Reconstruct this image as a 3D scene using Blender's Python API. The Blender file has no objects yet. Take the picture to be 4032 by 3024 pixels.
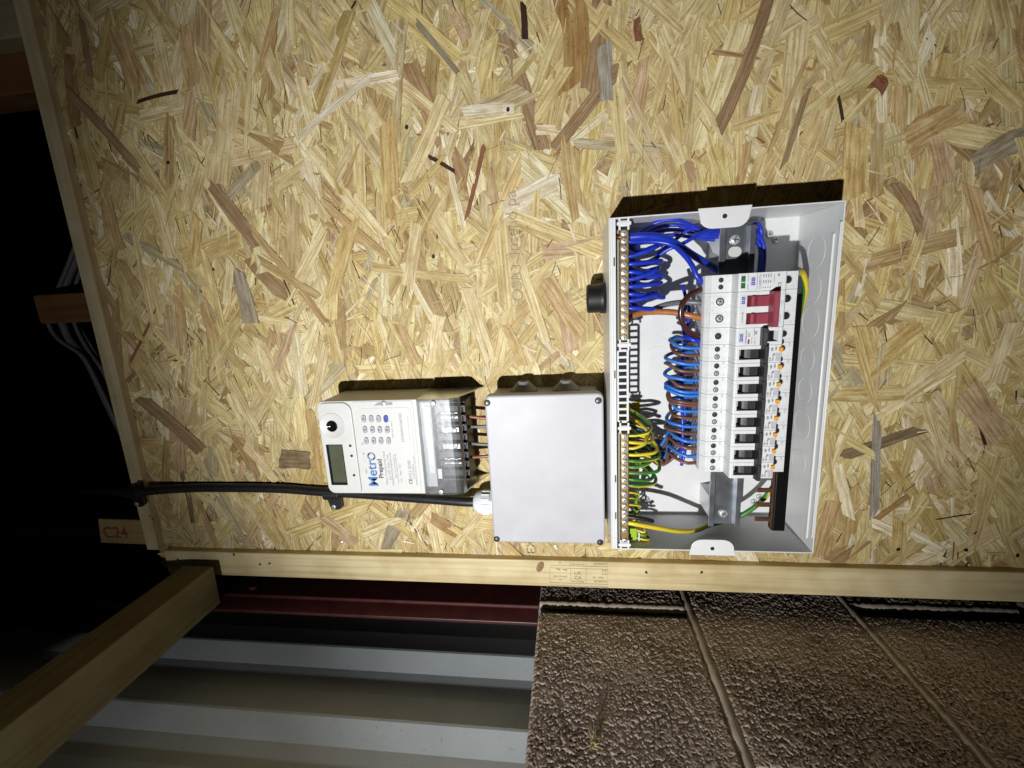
import bpy, math, random
import numpy as np
from mathutils import Vector, Matrix

random.seed(11)
SC = bpy.context.scene
COL = SC.collection
R_ = math.radians

# ------------------------------------------------------------------ camera, world, lamp, exposure
# metres; the chipboard face is the plane y = 0, the room side is -y, z is up, x runs to the right along the board.
# the phone was held turned on its side, 0.592 m from the board
CAM_D = 0.592
CR = np.array([[-0.0534776, 0.12321948, -0.99093749],
               [-0.97816837, -0.20603027, 0.02716937],
               [-0.20081532, 0.97075666, 0.1315474]])      # rows: picture right, picture down, forward
cam = bpy.data.cameras.new('camera')
camo = bpy.data.objects.new('camera', cam)
COL.objects.link(camo)
cam.sensor_width = 36.0
cam.lens = 36.0 * 1720.0 / 4032.0
cam.clip_start = 0.01
cam.clip_end = 200.0
M = Matrix.Identity(4)
for i in range(3):
    M[i][0] = CR[0][i]
    M[i][1] = -CR[1][i]
    M[i][2] = -CR[2][i]
M[1][3] = -CAM_D
camo.matrix_world = M
SC.camera = camo

w = bpy.data.worlds.new('World')
SC.world = w
w.use_nodes = True
nt = w.node_tree
bg = nt.nodes['Background']
sky = nt.nodes.new('ShaderNodeTexSky')
sky.sky_type = 'NISHITA'
sky.sun_disc = False
sky.sun_elevation = R_(-6.0)
sky.sun_rotation = R_(140)
nt.links.new(sky.outputs[0], bg.inputs[0])
bg.inputs[1].default_value = 0.05          # night

# the torch that lights the place: hand held, left of and behind the phone; a hot middle and a wide weak spill
for nm_, en_, ang_, sz_ in (('torch_beam', 67.0, 66, 0.009), ('torch_spill', 9.5, 125, 0.009)):
    lamp = bpy.data.lights.new(nm_, 'SPOT')
    lamp.energy = en_
    lamp.color = (0.985, 0.99, 0.975)
    lamp.spot_size = R_(ang_)
    lamp.spot_blend = 1.0
    lamp.shadow_soft_size = sz_
    lo = bpy.data.objects.new(nm_, lamp)
    COL.objects.link(lo)
    lo.location = (-0.365, -1.16, 0.26)
    lo.rotation_euler = (Vector((-0.06, 0.0, 0.03)) - Vector(lo.location)).to_track_quat('-Z', 'Y').to_euler()

SC.view_settings.view_transform = 'Standard'
SC.view_settings.look = 'None'
SC.view_settings.exposure = 0.0
SC.view_settings.gamma = 1.0
SC.view_settings.use_curve_mapping = False
SC.render.engine = 'CYCLES'
SC.cycles.max_bounces = 8
SC.cycles.transparent_max_bounces = 12
SC.cycles.caustics_reflective = False
SC.cycles.caustics_refractive = False


def at(u, v, y=0.0):
    """measured picture point -> place on the plane y"""
    r = CR.T @ np.array([(u - 2016.0) / 1720.0, (v - 1512.0) / 1720.0, 1.0])
    r = r / r[1] * (CAM_D + y)
    return Vector((r[0], y, r[2]))


# ------------------------------------------------------------------ helpers
def srgb(*c):
    return tuple(((x / 255.0) / 12.92 if x / 255.0 <= 0.04045 else ((x / 255.0 + 0.055) / 1.055) ** 2.4) for x in c)


MATS = {}


def mat(name, col, rough=0.5, metal=0.0, bump=0.0, bscale=400.0, var=0.0, vscale=30.0, spec=0.5, coat=0.0, dirt=0.0):
    if name in MATS:
        return MATS[name]
    m = bpy.data.materials.new(name)
    m.use_nodes = True
    t = m.node_tree
    b = t.nodes['Principled BSDF']
    b.inputs['Base Color'].default_value = (*col, 1)
    b.inputs['Roughness'].default_value = rough
    b.inputs['Metallic'].default_value = metal
    b.inputs['Specular IOR Level'].default_value = spec
    b.inputs['Coat Weight'].default_value = coat
    tc = t.nodes.new('ShaderNodeTexCoord')
    if var > 0:
        n = t.nodes.new('ShaderNodeTexNoise')
        n.inputs['Scale'].default_value = vscale
        n.inputs['Detail'].default_value = 5
        t.links.new(tc.outputs['Object'], n.inputs['Vector'])
        r = t.nodes.new('ShaderNodeValToRGB')
        r.color_ramp.elements[0].position = 0.3
        r.color_ramp.elements[1].position = 0.7
        r.color_ramp.elements[0].color = (*[c * (1 - var) for c in col], 1)
        r.color_ramp.elements[1].color = (*[min(1, c * (1 + var * 0.6)) for c in col], 1)
        t.links.new(n.outputs[0], r.inputs[0])
        out = r.outputs[0]
        if dirt > 0:
            n2 = t.nodes.new('ShaderNodeTexNoise')
            n2.inputs['Scale'].default_value = 260
            n2.inputs['Detail'].default_value = 2
            t.links.new(tc.outputs['Object'], n2.inputs['Vector'])
            r2 = t.nodes.new('ShaderNodeValToRGB')
            r2.color_ramp.elements[0].position = 0.66
            r2.color_ramp.elements[1].position = 0.74
            r2.color_ramp.elements[0].color = (0, 0, 0, 1)
            r2.color_ramp.elements[1].color = (dirt, dirt, dirt, 1)
            t.links.new(n2.outputs[0], r2.inputs[0])
            mx = t.nodes.new('ShaderNodeMix')
            mx.data_type = 'RGBA'
            t.links.new(r2.outputs[0], mx.inputs[0])
            t.links.new(out, mx.inputs[6])
            mx.inputs[7].default_value = (0.06, 0.05, 0.04, 1)
            out = mx.outputs[2]
        t.links.new(out, b.inputs['Base Color'])
        rr = t.nodes.new('ShaderNodeMapRange')
        rr.inputs[3].default_value = max(0.02, rough - 0.1)
        rr.inputs[4].default_value = min(1, rough + 0.12)
        t.links.new(n.outputs[0], rr.inputs[0])
        t.links.new(rr.outputs[0], b.inputs['Roughness'])
    if bump > 0:
        n3 = t.nodes.new('ShaderNodeTexNoise')
        n3.inputs['Scale'].default_value = bscale
        n3.inputs['Detail'].default_value = 3
        t.links.new(tc.outputs['Object'], n3.inputs['Vector'])
        bp = t.nodes.new('ShaderNodeBump')
        bp.inputs['Strength'].default_value = bump
        bp.inputs['Distance'].default_value = 0.001
        t.links.new(n3.outputs[0], bp.inputs['Height'])
        t.links.new(bp.outputs[0], b.inputs['Normal'])
    MATS[name] = m
    return m


def catmull(pts, n=8):
    p = [Vector(q) for q in pts]
    p = [p[0] * 2 - p[1]] + p + [p[-1] * 2 - p[-2]]
    out = []
    for i in range(1, len(p) - 2):
        a, b, c, d = p[i - 1], p[i], p[i + 1], p[i + 2]
        for k in range(n):
            t = k / n
            out.append(0.5 * ((2 * b) + (c - a) * t + (2 * a - 5 * b + 4 * c - d) * t * t + (3 * b - a - 3 * c + d) * t ** 3))
    out.append(p[-2])
    return out


class MB:
    def __init__(self):
        self.v, self.f, self.mi, self.uv = [], [], [], []

    def face(self, idx, mi=0, uv=None):
        self.f.append(tuple(idx))
        self.mi.append(mi)
        self.uv.append(uv)

    def box(self, x0, x1, y0, y1, z0, z1, mi=0):
        n = len(self.v)
        self.v += [(x, y, z) for x in (x0, x1) for y in (y0, y1) for z in (z0, z1)]
        for q in ((0, 1, 3, 2), (4, 6, 7, 5), (0, 4, 5, 1), (2, 3, 7, 6), (0, 2, 6, 4), (1, 5, 7, 3)):
            self.face([n + i for i in q], mi)
        return self

    def prism(self, poly, y0, y1, mi=0, plane='xz', scale1=1.0):
        """poly in xz extruded along y (plane 'xz') or poly in yz extruded along x (plane 'yz') or xy along z"""
        n = len(self.v)
        k = len(poly)
        cx = sum(p[0] for p in poly) / k
        cz = sum(p[1] for p in poly) / k
        for j, yy in enumerate((y0, y1)):
            s = scale1 if j else 1.0
            for a, b in poly:
                a, b = cx + (a - cx) * s, cz + (b - cz) * s
                self.v.append((a, yy, b) if plane == 'xz' else ((yy, a, b) if plane == 'yz' else (a, b, yy)))
        self.face([n + i for i in range(k)], mi)
        self.face([n + k + i for i in reversed(range(k))], mi)
        for i in range(k):
            j = (i + 1) % k
            self.face([n + i, n + k + i, n + k + j, n + j], mi)
        return self

    def tube(self, pts, r, seg=8, mi=0, caps=True, vscale=1.0):
        pts = [Vector(p) for p in pts]
        n0 = len(self.v)
        t = (pts[1] - pts[0]).normalized()
        ref = Vector((0, 1, 0)) if abs(t.y) < 0.8 else Vector((1, 0, 0))
        u = t.cross(ref).normalized()
        L = 0.0
        m = len(pts)
        ls = []
        for i, p in enumerate(pts):
            if i:
                L += (p - pts[i - 1]).length
            ls.append(L)
            a = pts[max(0, i - 1)]
            b = pts[min(m - 1, i + 1)]
            tt = (b - a)
            tt = tt.normalized() if tt.length > 1e-9 else t
            u = (u - tt * u.dot(tt))
            u = u.normalized()
            w_ = tt.cross(u)
            rr = r[i] if isinstance(r, (list, tuple)) else r
            for k in range(seg):
                an = 2 * math.pi * k / seg
                self.v.append(tuple(p + (u * math.cos(an) + w_ * math.sin(an)) * rr))
        for i in range(m - 1):
            for k in range(seg):
                k2 = (k + 1) % seg
                self.face([n0 + i * seg + k, n0 + i * seg + k2, n0 + (i + 1) * seg + k2, n0 + (i + 1) * seg + k], mi,
                          [(ls[i], k / seg), (ls[i], (k + 1) / seg), (ls[i + 1], (k + 1) / seg), (ls[i + 1], k / seg)])
        if caps:
            self.face([n0 + k for k in reversed(range(seg))], mi)
            self.face([n0 + (m - 1) * seg + k for k in range(seg)], mi)
        return self

    def lathe(self, c, axis, prof, seg=16, mi=0, closed=True):
        """prof: (radius, height along axis)"""
        ax = {'x': (Vector((1, 0, 0)), Vector((0, 1, 0))), 'y': (Vector((0, -1, 0)), Vector((1, 0, 0))), 'z': (Vector((0, 0, 1)), Vector((1, 0, 0)))}[axis]
        a, u = ax
        w_ = a.cross(u)
        c = Vector(c)
        n = len(self.v)
        for r, h in prof:
            for k in range(seg):
                an = 2 * math.pi * k / seg
                self.v.append(tuple(c + a * h + (u * math.cos(an) + w_ * math.sin(an)) * r))
        for i in range(len(prof) - 1):
            for k in range(seg):
                k2 = (k + 1) % seg
                self.face([n + i * seg + k, n + i * seg + k2, n + (i + 1) * seg + k2, n + (i + 1) * seg + k], mi)
        if closed:
            self.face([n + k for k in reversed(range(seg))], mi)
            self.face([n + (len(prof) - 1) * seg + k for k in range(seg)], mi)
        return self

    def mesh(self, name, mats, smooth=False):
        me = bpy.data.meshes.new(name)
        me.from_pydata(self.v, [], self.f)
        if not isinstance(mats, (list, tuple)):
            mats = [mats]
        for m in mats:
            me.materials.append(m)
        me.polygons.foreach_set('material_index', self.mi)
        if smooth:
            me.polygons.foreach_set('use_smooth', [True] * len(self.f))
        if any(q is not None for q in self.uv):
            ul = me.uv_layers.new(name='UVMap')
            flat = []
            for fc, q in zip(self.f, self.uv):
                q = q if q is not None else [(0, 0)] * len(fc)
                for a, b in q:
                    flat += [a, b]
            ul.data.foreach_set('uv', flat)
        me.update()
        return me

    def build(self, name, mats, parent=None, smooth=False, bevel=0.0, segs=2, kind=None):
        o = bpy.data.objects.new(name, self.mesh(name, mats, smooth))
        COL.objects.link(o)
        if parent is not None:
            adopt(o, parent)
        if bevel:
            add_bevel(o, bevel, segs)
        if kind:
            o['kind'] = kind
        return o


def add_bevel(o, wd, segs=2):
    b = o.modifiers.new('bevel', 'BEVEL')
    b.width = wd
    b.segments = segs
    b.limit_method = 'ANGLE'
    b.angle_limit = R_(35)
    b.harden_normals = False


def adopt(o, parent):
    o.parent = parent
    if parent.type == 'EMPTY':
        o.matrix_parent_inverse = Matrix.Translation(parent.location).inverted()


def thing(name, label, cat, loc=(0, 0, 0), group=None):
    o = bpy.data.objects.new(name, None)
    COL.objects.link(o)
    o.empty_display_size = 0.02
    o.location = loc
    return tag(o, label, cat, group)


def tag(o, label, cat, group=None):
    o['label'] = label
    o['category'] = cat
    if group:
        o['group'] = group
    return o


def inst(me, name, loc, parent=None, rot=None, scale=None):
    o = bpy.data.objects.new(name, me)
    COL.objects.link(o)
    o.location = loc
    if rot is not None:
        o.rotation_euler = rot
    if scale is not None:
        o.scale = scale
    if parent is not None:
        adopt(o, parent)
    return o


ROT_WALL = Matrix(((1, 0, 0), (0, 0, -1), (0, 1, 0))).to_euler()            # upright writing on the board
ROT_SIDE = Matrix(((0, 1, 0), (0, 0, -1), (-1, 0, 0))).to_euler()           # writing that runs downwards


def text(s, size, loc, m, parent=None, rot=None, align='LEFT', name='lettering', bold=0.0, sx=1.0):
    c = bpy.data.curves.new(name, 'FONT')
    c.body = s
    c.size = size
    c.align_x = align
    c.align_y = 'CENTER'
    c.offset = bold
    c.materials.append(m)
    tmp = bpy.data.objects.new(name, c)
    me_ = bpy.data.meshes.new_from_object(tmp)
    me_.name = name
    bpy.data.objects.remove(tmp)
    o = bpy.data.objects.new(name, me_)
    COL.objects.link(o)
    o.location = loc
    o.rotation_euler = rot or ROT_WALL
    o.scale = (sx, 1, 1)
    if parent is not None:
        adopt(o, parent)
    return o


def rrect(x0, x1, z0, z1, r, n=4):
    if not isinstance(r, (tuple, list)):
        r = (r, r, r, r)                      # corners: right-top, left-top, left-bottom, right-bottom
    out = []
    for (cx, cz, a0, rr) in ((x1 - r[0], z1 - r[0], 0, r[0]), (x0 + r[1], z1 - r[1], 90, r[1]), (x0 + r[2], z0 + r[2], 180, r[2]), (x1 - r[3], z0 + r[3], 270, r[3])):
        for k in range(n + 1):
            a = R_(a0 + 90 * k / n)
            out.append((cx + rr * math.cos(a), cz + rr * math.sin(a)))
    return out


ORD = ['first', 'second', 'third', 'fourth', 'fifth', 'sixth', 'seventh', 'eighth', 'ninth', 'tenth', 'eleventh', 'twelfth', 'thirteenth', 'fourteenth', 'fifteenth', 'sixteenth']

# ------------------------------------------------------------------ materials
STEEL = mat('zinc steel', (0.60, 0.62, 0.64), 0.38, 0.55, var=0.25, vscale=300)
DARK = mat('dark slot', (0.012, 0.011, 0.011), 0.6)
BLACKP = mat('black plastic', (0.009, 0.009, 0.010), 0.45, bump=0.15, bscale=900)
WHITEM = mat('white powder coat', (0.68, 0.685, 0.69), 0.32, bump=0.06, bscale=900, var=0.03, vscale=40)
WHITEP = mat('white moulded plastic', (0.66, 0.67, 0.68), 0.42, bump=0.05, bscale=1500, var=0.05, vscale=150, dirt=0.25)
GREYP = mat('grey print', (0.25, 0.26, 0.28), 0.7)
INK = mat('black print', (0.03, 0.03, 0.035), 0.6)
INKB = mat('blue print', (0.035, 0.05, 0.28), 0.6)
PALEB = mat('pale blue print', (0.45, 0.5, 0.75), 0.6)
BRASS = mat('brass', (0.46, 0.31, 0.11), 0.35, 0.9, var=0.25, vscale=250)
COPPER = mat('copper', (0.42, 0.17, 0.09), 0.35, 1.0, var=0.3, vscale=300)
COPPERD = mat('dull copper', (0.17, 0.07, 0.04), 0.5, 0.7, var=0.3, vscale=300)
RED = mat('red lever plastic', (0.24, 0.035, 0.055), 0.4, var=0.08, vscale=120)
ORANGE = mat('orange button', (0.72, 0.33, 0.03), 0.4)
GREENW = mat('green window', (0.03, 0.13, 0.05), 0.3, var=0.4, vscale=150)


def vinyl(name, col, rough=0.33):
    return mat(name, col, rough, var=0.12, vscale=120)


W_BLUE = vinyl('deep blue vinyl', (0.012, 0.034, 0.44))
W_LBLUE = vinyl('light blue vinyl', (0.035, 0.17, 0.58))
W_BROWN = vinyl('brown vinyl', (0.15, 0.066, 0.042))
W_DBROWN = vinyl('dark brown vinyl', (0.055, 0.016, 0.013), 0.22)
W_ORANGE = vinyl('orange brown vinyl', (0.38, 0.14, 0.045))
W_RUST = vinyl('rust brown vinyl', (0.24, 0.085, 0.035))
W_GREY = vinyl('grey vinyl', (0.13, 0.13, 0.14))
W_LGREY = vinyl('pale grey vinyl', (0.13, 0.13, 0.13), 0.5)
W_BLACK = vinyl('black vinyl', (0.012, 0.012, 0.013), 0.4)


def earth_mat():
    m = bpy.data.materials.new('green and yellow vinyl')
    m.use_nodes = True
    t = m.node_tree
    b = t.nodes['Principled BSDF']
    b.inputs['Roughness'].default_value = 0.35
    uv = t.nodes.new('ShaderNodeUVMap')
    sp = t.nodes.new('ShaderNodeSeparateXYZ')
    t.links.new(uv.outputs[0], sp.inputs[0])
    oi = t.nodes.new('ShaderNodeObjectInfo')
    ad = t.nodes.new('ShaderNodeMath')
    ad.operation = 'MULTIPLY_ADD'
    t.links.new(sp.outputs['X'], ad.inputs[0])
    ad.inputs[1].default_value = 4.0
    t.links.new(oi.outputs['Random'], ad.inputs[2])
    a2 = t.nodes.new('ShaderNodeMath')
    a2.operation = 'ADD'
    t.links.new(ad.outputs[0], a2.inputs[0])
    t.links.new(sp.outputs['Y'], a2.inputs[1])
    fr = t.nodes.new('ShaderNodeMath')
    fr.operation = 'FRACT'
    t.links.new(a2.outputs[0], fr.inputs[0])
    gt = t.nodes.new('ShaderNodeMath')
    gt.operation = 'GREATER_THAN'
    gt.inputs[1].default_value = 0.45
    t.links.new(fr.outputs[0], gt.inputs[0])
    mx = t.nodes.new('ShaderNodeMix')
    mx.data_type = 'RGBA'
    t.links.new(gt.outputs[0], mx.inputs[0])
    mx.inputs[6].default_value = (0.045, 0.19, 0.03, 1)
    mx.inputs[7].default_value = (0.68, 0.52, 0.03, 1)
    t.links.new(mx.outputs[2], b.inputs['Base Color'])
    return m


W_EARTH = earth_mat()


def clear_mat():
    m = bpy.data.materials.new('clear plastic')
    m.use_nodes = True
    t = m.node_tree
    t.nodes.remove(t.nodes['Principled BSDF'])
    out = t.nodes['Material Output']
    tr = t.nodes.new('ShaderNodeBsdfTransparent')
    tr.inputs[0].default_value = (0.95, 0.955, 0.96, 1)
    gl = t.nodes.new('ShaderNodeBsdfGlossy')
    gl.inputs['Roughness'].default_value = 0.27
    gl.inputs[0].default_value = (0.95, 0.97, 1, 1)
    lw = t.nodes.new('ShaderNodeLayerWeight')
    lw.inputs[0].default_value = 0.2
    n = t.nodes.new('ShaderNodeTexNoise')
    n.inputs['Scale'].default_value = 90
    tc = t.nodes.new('ShaderNodeTexCoord')
    t.links.new(tc.outputs['Object'], n.inputs['Vector'])
    bp = t.nodes.new('ShaderNodeBump')
    bp.inputs['Strength'].default_value = 0.09
    bp.inputs['Distance'].default_value = 0.002
    t.links.new(n.outputs[0], bp.inputs['Height'])
    t.links.new(bp.outputs[0], gl.inputs['Normal'])
    df = t.nodes.new('ShaderNodeBsdfDiffuse')
    df.inputs[0].default_value = (0.8, 0.82, 0.85, 1)
    m0 = t.nodes.new('ShaderNodeMixShader')
    m0.inputs[0].default_value = 0.04
    t.links.new(tr.outputs[0], m0.inputs[1])
    t.links.new(df.outputs[0], m0.inputs[2])
    mx = t.nodes.new('ShaderNodeMixShader')
    fm = t.nodes.new('ShaderNodeMath')
    fm.operation = 'MAXIMUM'
    fm.inputs[1].default_value = 0.05
    t.links.new(lw.outputs['Fresnel'], fm.inputs[0])
    t.links.new(fm.outputs[0], mx.inputs[0])
    t.links.new(m0.outputs[0], mx.inputs[1])
    t.links.new(gl.outputs[0], mx.inputs[2])
    t.links.new(mx.outputs[0], out.inputs[0])
    return m


CLEAR = clear_mat()


def strand_mat(per_object):
    m = bpy.data.materials.new('wood strand')
    m.use_nodes = True
    t = m.node_tree
    L = t.links.new
    b = t.nodes['Principled BSDF']
    b.inputs['Roughness'].default_value = 0.55
    b.inputs['Specular IOR Level'].default_value = 0.35
    uv = t.nodes.new('ShaderNodeUVMap')
    vec = uv.outputs[0]
    if per_object:
        oi = t.nodes.new('ShaderNodeObjectInfo')
        col = oi.outputs['Color']
        mu = t.nodes.new('ShaderNodeMath')
        mu.operation = 'MULTIPLY'
        mu.inputs[1].default_value = 37.0
        L(oi.outputs['Random'], mu.inputs[0])
        av = t.nodes.new('ShaderNodeVectorMath')
        av.operation = 'ADD'
        L(vec, av.inputs[0])
        L(mu.outputs[0], av.inputs[1])
        vec = av.outputs[0]
    else:
        at_ = t.nodes.new('ShaderNodeAttribute')
        at_.attribute_name = 'Col'
        col = at_.outputs['Color']

    def nz(sx, sy, det, rough=0.6):
        mp = t.nodes.new('ShaderNodeMapping')
        mp.inputs['Scale'].default_value = (sx, sy, 1)
        L(vec, mp.inputs[0])
        n = t.nodes.new('ShaderNodeTexNoise')
        n.noise_dimensions = '2D'
        n.inputs['Scale'].default_value = 1.0
        n.inputs['Detail'].default_value = det
        n.inputs['Roughness'].default_value = rough
        L(mp.outputs[0], n.inputs['Vector'])
        return n.outputs[0]

    g1 = nz(14, 420, 4)
    g2 = nz(40, 110, 3)
    g3 = nz(300, 500, 2)

    def ramp(src, p0, p1, c0, c1):
        r = t.nodes.new('ShaderNodeValToRGB')
        r.color_ramp.elements[0].position = p0
        r.color_ramp.elements[1].position = p1
        r.color_ramp.elements[0].color = (*c0, 1)
        r.color_ramp.elements[1].color = (*c1, 1)
        L(src, r.inputs[0])
        return r.outputs[0]

    def mul(a, c, f=1.0):
        x = t.nodes.new('ShaderNodeMix')
        x.data_type = 'RGBA'
        x.blend_type = 'MULTIPLY'
        x.inputs[0].default_value = f
        L(a, x.inputs[6])
        L(c, x.inputs[7])
        return x.outputs[2]

    c = mul(col, ramp(g1, 0.36, 0.62, (0.70, 0.60, 0.45), (1.07, 1.07, 1.07)))
    c = mul(c, ramp(g2, 0.3, 0.7, (0.80, 0.74, 0.64), (1.07, 1.07, 1.07)))
    c = mul(c, ramp(g3, 0.24, 0.33, (0.45, 0.36, 0.26), (1, 1, 1)))
    L(c, b.inputs['Base Color'])
    bp = t.nodes.new('ShaderNodeBump')
    bp.inputs['Strength'].default_value = 0.8
    bp.inputs['Distance'].default_value = 0.0009
    L(g1, bp.inputs['Height'])
    L(bp.outputs[0], b.inputs['Normal'])
    return m


def timber_mat(name, col, dark, axis='z', rough=0.6, knots=True):
    m = bpy.data.materials.new(name)
    m.use_nodes = True
    t = m.node_tree
    L = t.links.new
    b = t.nodes['Principled BSDF']
    b.inputs['Roughness'].default_value = rough
    tc = t.nodes.new('ShaderNodeTexCoord')
    mp = t.nodes.new('ShaderNodeMapping')
    s = {'x': (3, 90, 130), 'y': (130, 3, 90), 'z': (130, 90, 3)}[axis]
    mp.inputs['Scale'].default_value = s
    L(tc.outputs['Object'], mp.inputs[0])
    n = t.nodes.new('ShaderNodeTexNoise')
    n.inputs['Scale'].default_value = 1
    n.inputs['Detail'].default_value = 4
    n.inputs['Distortion'].default_value = 0.4
    L(mp.outputs[0], n.inputs['Vector'])
    r = t.nodes.new('ShaderNodeValToRGB')
    r.color_ramp.elements[0].position = 0.30
    r.color_ramp.elements[1].position = 0.55
    r.color_ramp.elements[0].color = (*dark, 1)
    r.color_ramp.elements[1].color = (*col, 1)
    L(n.outputs[0], r.inputs[0])
    n2 = t.nodes.new('ShaderNodeTexNoise')
    n2.inputs['Scale'].default_value = 22
    n2.inputs['Detail'].default_value = 3
    L(tc.outputs['Object'], n2.inputs['Vector'])
    r2 = t.nodes.new('ShaderNodeValToRGB')
    r2.color_ramp.elements[0].position = 0.25
    r2.color_ramp.elements[0].color = (0.80, 0.74, 0.66, 1)
    r2.color_ramp.elements[1].position = 0.6
    r2.color_ramp.elements[1].color = (1, 1, 1, 1)
    L(n2.outputs[0], r2.inputs[0])
    x = t.nodes.new('ShaderNodeMix')
    x.data_type = 'RGBA'
    x.blend_type = 'MULTIPLY'
    x.inputs[0].default_value = 1
    L(r.outputs[0], x.inputs[6])
    L(r2.outputs[0], x.inputs[7])
    L(x.outputs[2], b.inputs['Base Color'])
    bp = t.nodes.new('ShaderNodeBump')
    bp.inputs['Strength'].default_value = 0.3
    bp.inputs['Distance'].default_value = 0.0008
    L(n.outputs[0], bp.inputs['Height'])
    L(bp.outputs[0], b.inputs['Normal'])
    return m


PINE_Z = timber_mat('planed pine', (0.72, 0.61, 0.36), (0.55, 0.425, 0.215), 'z')
PINE_X = timber_mat('pine lath', (0.58, 0.49, 0.31), (0.46, 0.36, 0.20), 'x')
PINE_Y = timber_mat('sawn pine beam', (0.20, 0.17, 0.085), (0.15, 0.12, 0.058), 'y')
BROWNW = timber_mat('brown treated timber', (0.20, 0.095, 0.035), (0.13, 0.06, 0.022), 'z')
ENDW = timber_mat('sawn timber end', (0.40, 0.29, 0.13), (0.30, 0.2, 0.09), 'z')

# ------------------------------------------------------------------ the chipboard
osb = thing('chipboard', 'large pale chipboard sheet of pressed wood strands behind the boxes', 'chipboard', (0.1, 0.0, -1.25))
MB().box(-0.4295, 1.1, 0.0, 0.018, -1.25, 0.703).build('sheet', mat('resin bound wood', (0.40, 0.27, 0.13), 0.7, var=0.45, vscale=120, bump=0.6, bscale=250), osb)
S_OBJ = strand_mat(True)
S_ALL = strand_mat(False)
PAL = [((0.70, 0.605, 0.365), 34), ((0.64, 0.53, 0.295), 22), ((0.76, 0.68, 0.46), 16), ((0.56, 0.44, 0.225), 8), ((0.49, 0.36, 0.20), 6),
       ((0.40, 0.28, 0.165), 3), ((0.50, 0.46, 0.35), 2), ((0.84, 0.79, 0.64), 7), ((0.54, 0.40, 0.26), 3), ((0.62, 0.525, 0.35), 8)]
PALC = [(c[0] * 0.975, c[1] * 0.975, c[2] * 0.90) for c, k in PAL for _ in range(k)]
COLS = {'pale': (0.72, 0.625, 0.39), 'white': (0.78, 0.74, 0.62), 'tan': (0.54, 0.40, 0.215), 'brown': (0.35, 0.245, 0.15), 'orange': (0.40, 0.26, 0.11),
        'dark': (0.055, 0.024, 0.018), 'red': (0.26, 0.12, 0.065), 'grey': (0.37, 0.335, 0.265), 'slate': (0.37, 0.355, 0.33), 'yellow': (0.63, 0.49, 0.23), 'greyb': (0.24, 0.185, 0.11), 'pink': (0.57, 0.43, 0.285)}


def strand_geo(mb, L, W, rnd, th=0.0006, jag=0.12, n=5, M=None, uvo=(0, 0), teeth=3):
    """a thin ragged chip: length along x, width along z, face towards -y"""
    sh0, sh1 = rnd.uniform(-0.9, 0.9), rnd.uniform(-0.9, 0.9)
    bow = rnd.gauss(0, 0.025) * L
    wa, wb = rnd.uniform(0.7, 1.0), rnd.uniform(0.7, 1.0)

    def mid(t):
        return bow * (1 - (2 * t - 1) ** 2)

    def hw(t):
        return W / 2 * (wa + (wb - wa) * t) * (1 + rnd.uniform(-jag, jag))
    ring = []
    for i in range(1, n):                                   # one long edge
        t = i / n
        ring.append(((t - 0.5) * L, mid(t) + hw(t)))
    for k in range(teeth + 1):                              # splintered end
        f = k / teeth
        z = W / 2 * wb * (1 - 2 * f)
        ring.append((L / 2 + sh1 * W * (f - 0.5) + rnd.uniform(-0.55, 0.35) * W * (0.32 if W > 0.01 else 1.0), z))
    for i in range(n - 1, 0, -1):
        t = i / n
        ring.append(((t - 0.5) * L, mid(t) - hw(t)))
    for k in range(teeth + 1):
        f = k / teeth
        z = -W / 2 * wa * (1 - 2 * f)
        ring.append((-L / 2 + sh0 * W * (f - 0.5) + rnd.uniform(-0.35, 0.55) * W * (0.32 if W > 0.01 else 1.0), z))
    k = len(ring)
    base = len(mb.v)
    fr = [Vector((x, -th, z)) for x, z in ring]
    bk = [Vector((x, th * 1.2, z)) for x, z in ring]
    if M is not None:
        fr = [M @ p for p in fr]
        bk = [M @ p for p in bk]
    mb.v += [tuple(p) for p in fr] + [tuple(p) for p in bk]
    uv = [(x + uvo[0], z + uvo[1]) for x, z in ring]
    mb.face([base + j for j in range(k)], 0, uv)
    for i in range(k):
        j = (i + 1) % k
        mb.face([base + i, base + k + i, base + k + j, base + j], 0, [uv[i], uv[i], uv[j], uv[j]])


rnd = random.Random(5)


def strand_angle():
    a = rnd.gauss(0, 30)
    if rnd.random() < 0.2:
        a = rnd.uniform(-90, 90)
    return a


mb = MB()
cols = []


def scatter(count, lmin, lmax, wmin, wmax, hmin, hmax, dark=0.0):
    for _ in range(count):
        x = rnd.uniform(-0.42, 0.62)
        z = rnd.uniform(-0.86, 0.70)
        L_ = rnd.uniform(lmin, lmax)
        W_ = rnd.uniform(wmin, wmax)
        a = R_(strand_angle())
        hx = abs(math.cos(a)) * L_ / 2 + 0.003
        hz = abs(math.sin(a)) * L_ / 2 + 0.003
        x = min(max(x, -0.426 + hx), 2)
        z = min(z, 0.70 - hz)
        h = rnd.uniform(hmin, hmax)
        Mx = Matrix.Translation((x, -h, z)) @ Matrix.Rotation(a, 4, 'Y') @ Matrix.Rotation(rnd.gauss(0, 0.006), 4, 'Z') @ Matrix.Rotation(rnd.gauss(0, 0.03), 4, 'X')
        nv = len(mb.v)
        strand_geo(mb, L_, W_, rnd, 0.0003, 0.16, 4, Mx, (rnd.uniform(0, 50), rnd.uniform(0, 50)))
        c = rnd.choice(PALC)
        if rnd.random() < dark:
            c = COLS['red'] if rnd.random() < 0.6 else COLS['dark']
        f = rnd.uniform(0.85, 1.12)
        c = (min(1, c[0] * f), min(1, c[1] * f * rnd.uniform(0.97, 1.03)), min(1, c[2] * f * rnd.uniform(0.9, 1.1)), 1)
        cols.extend([c] * (len(mb.v) - nv))


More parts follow.
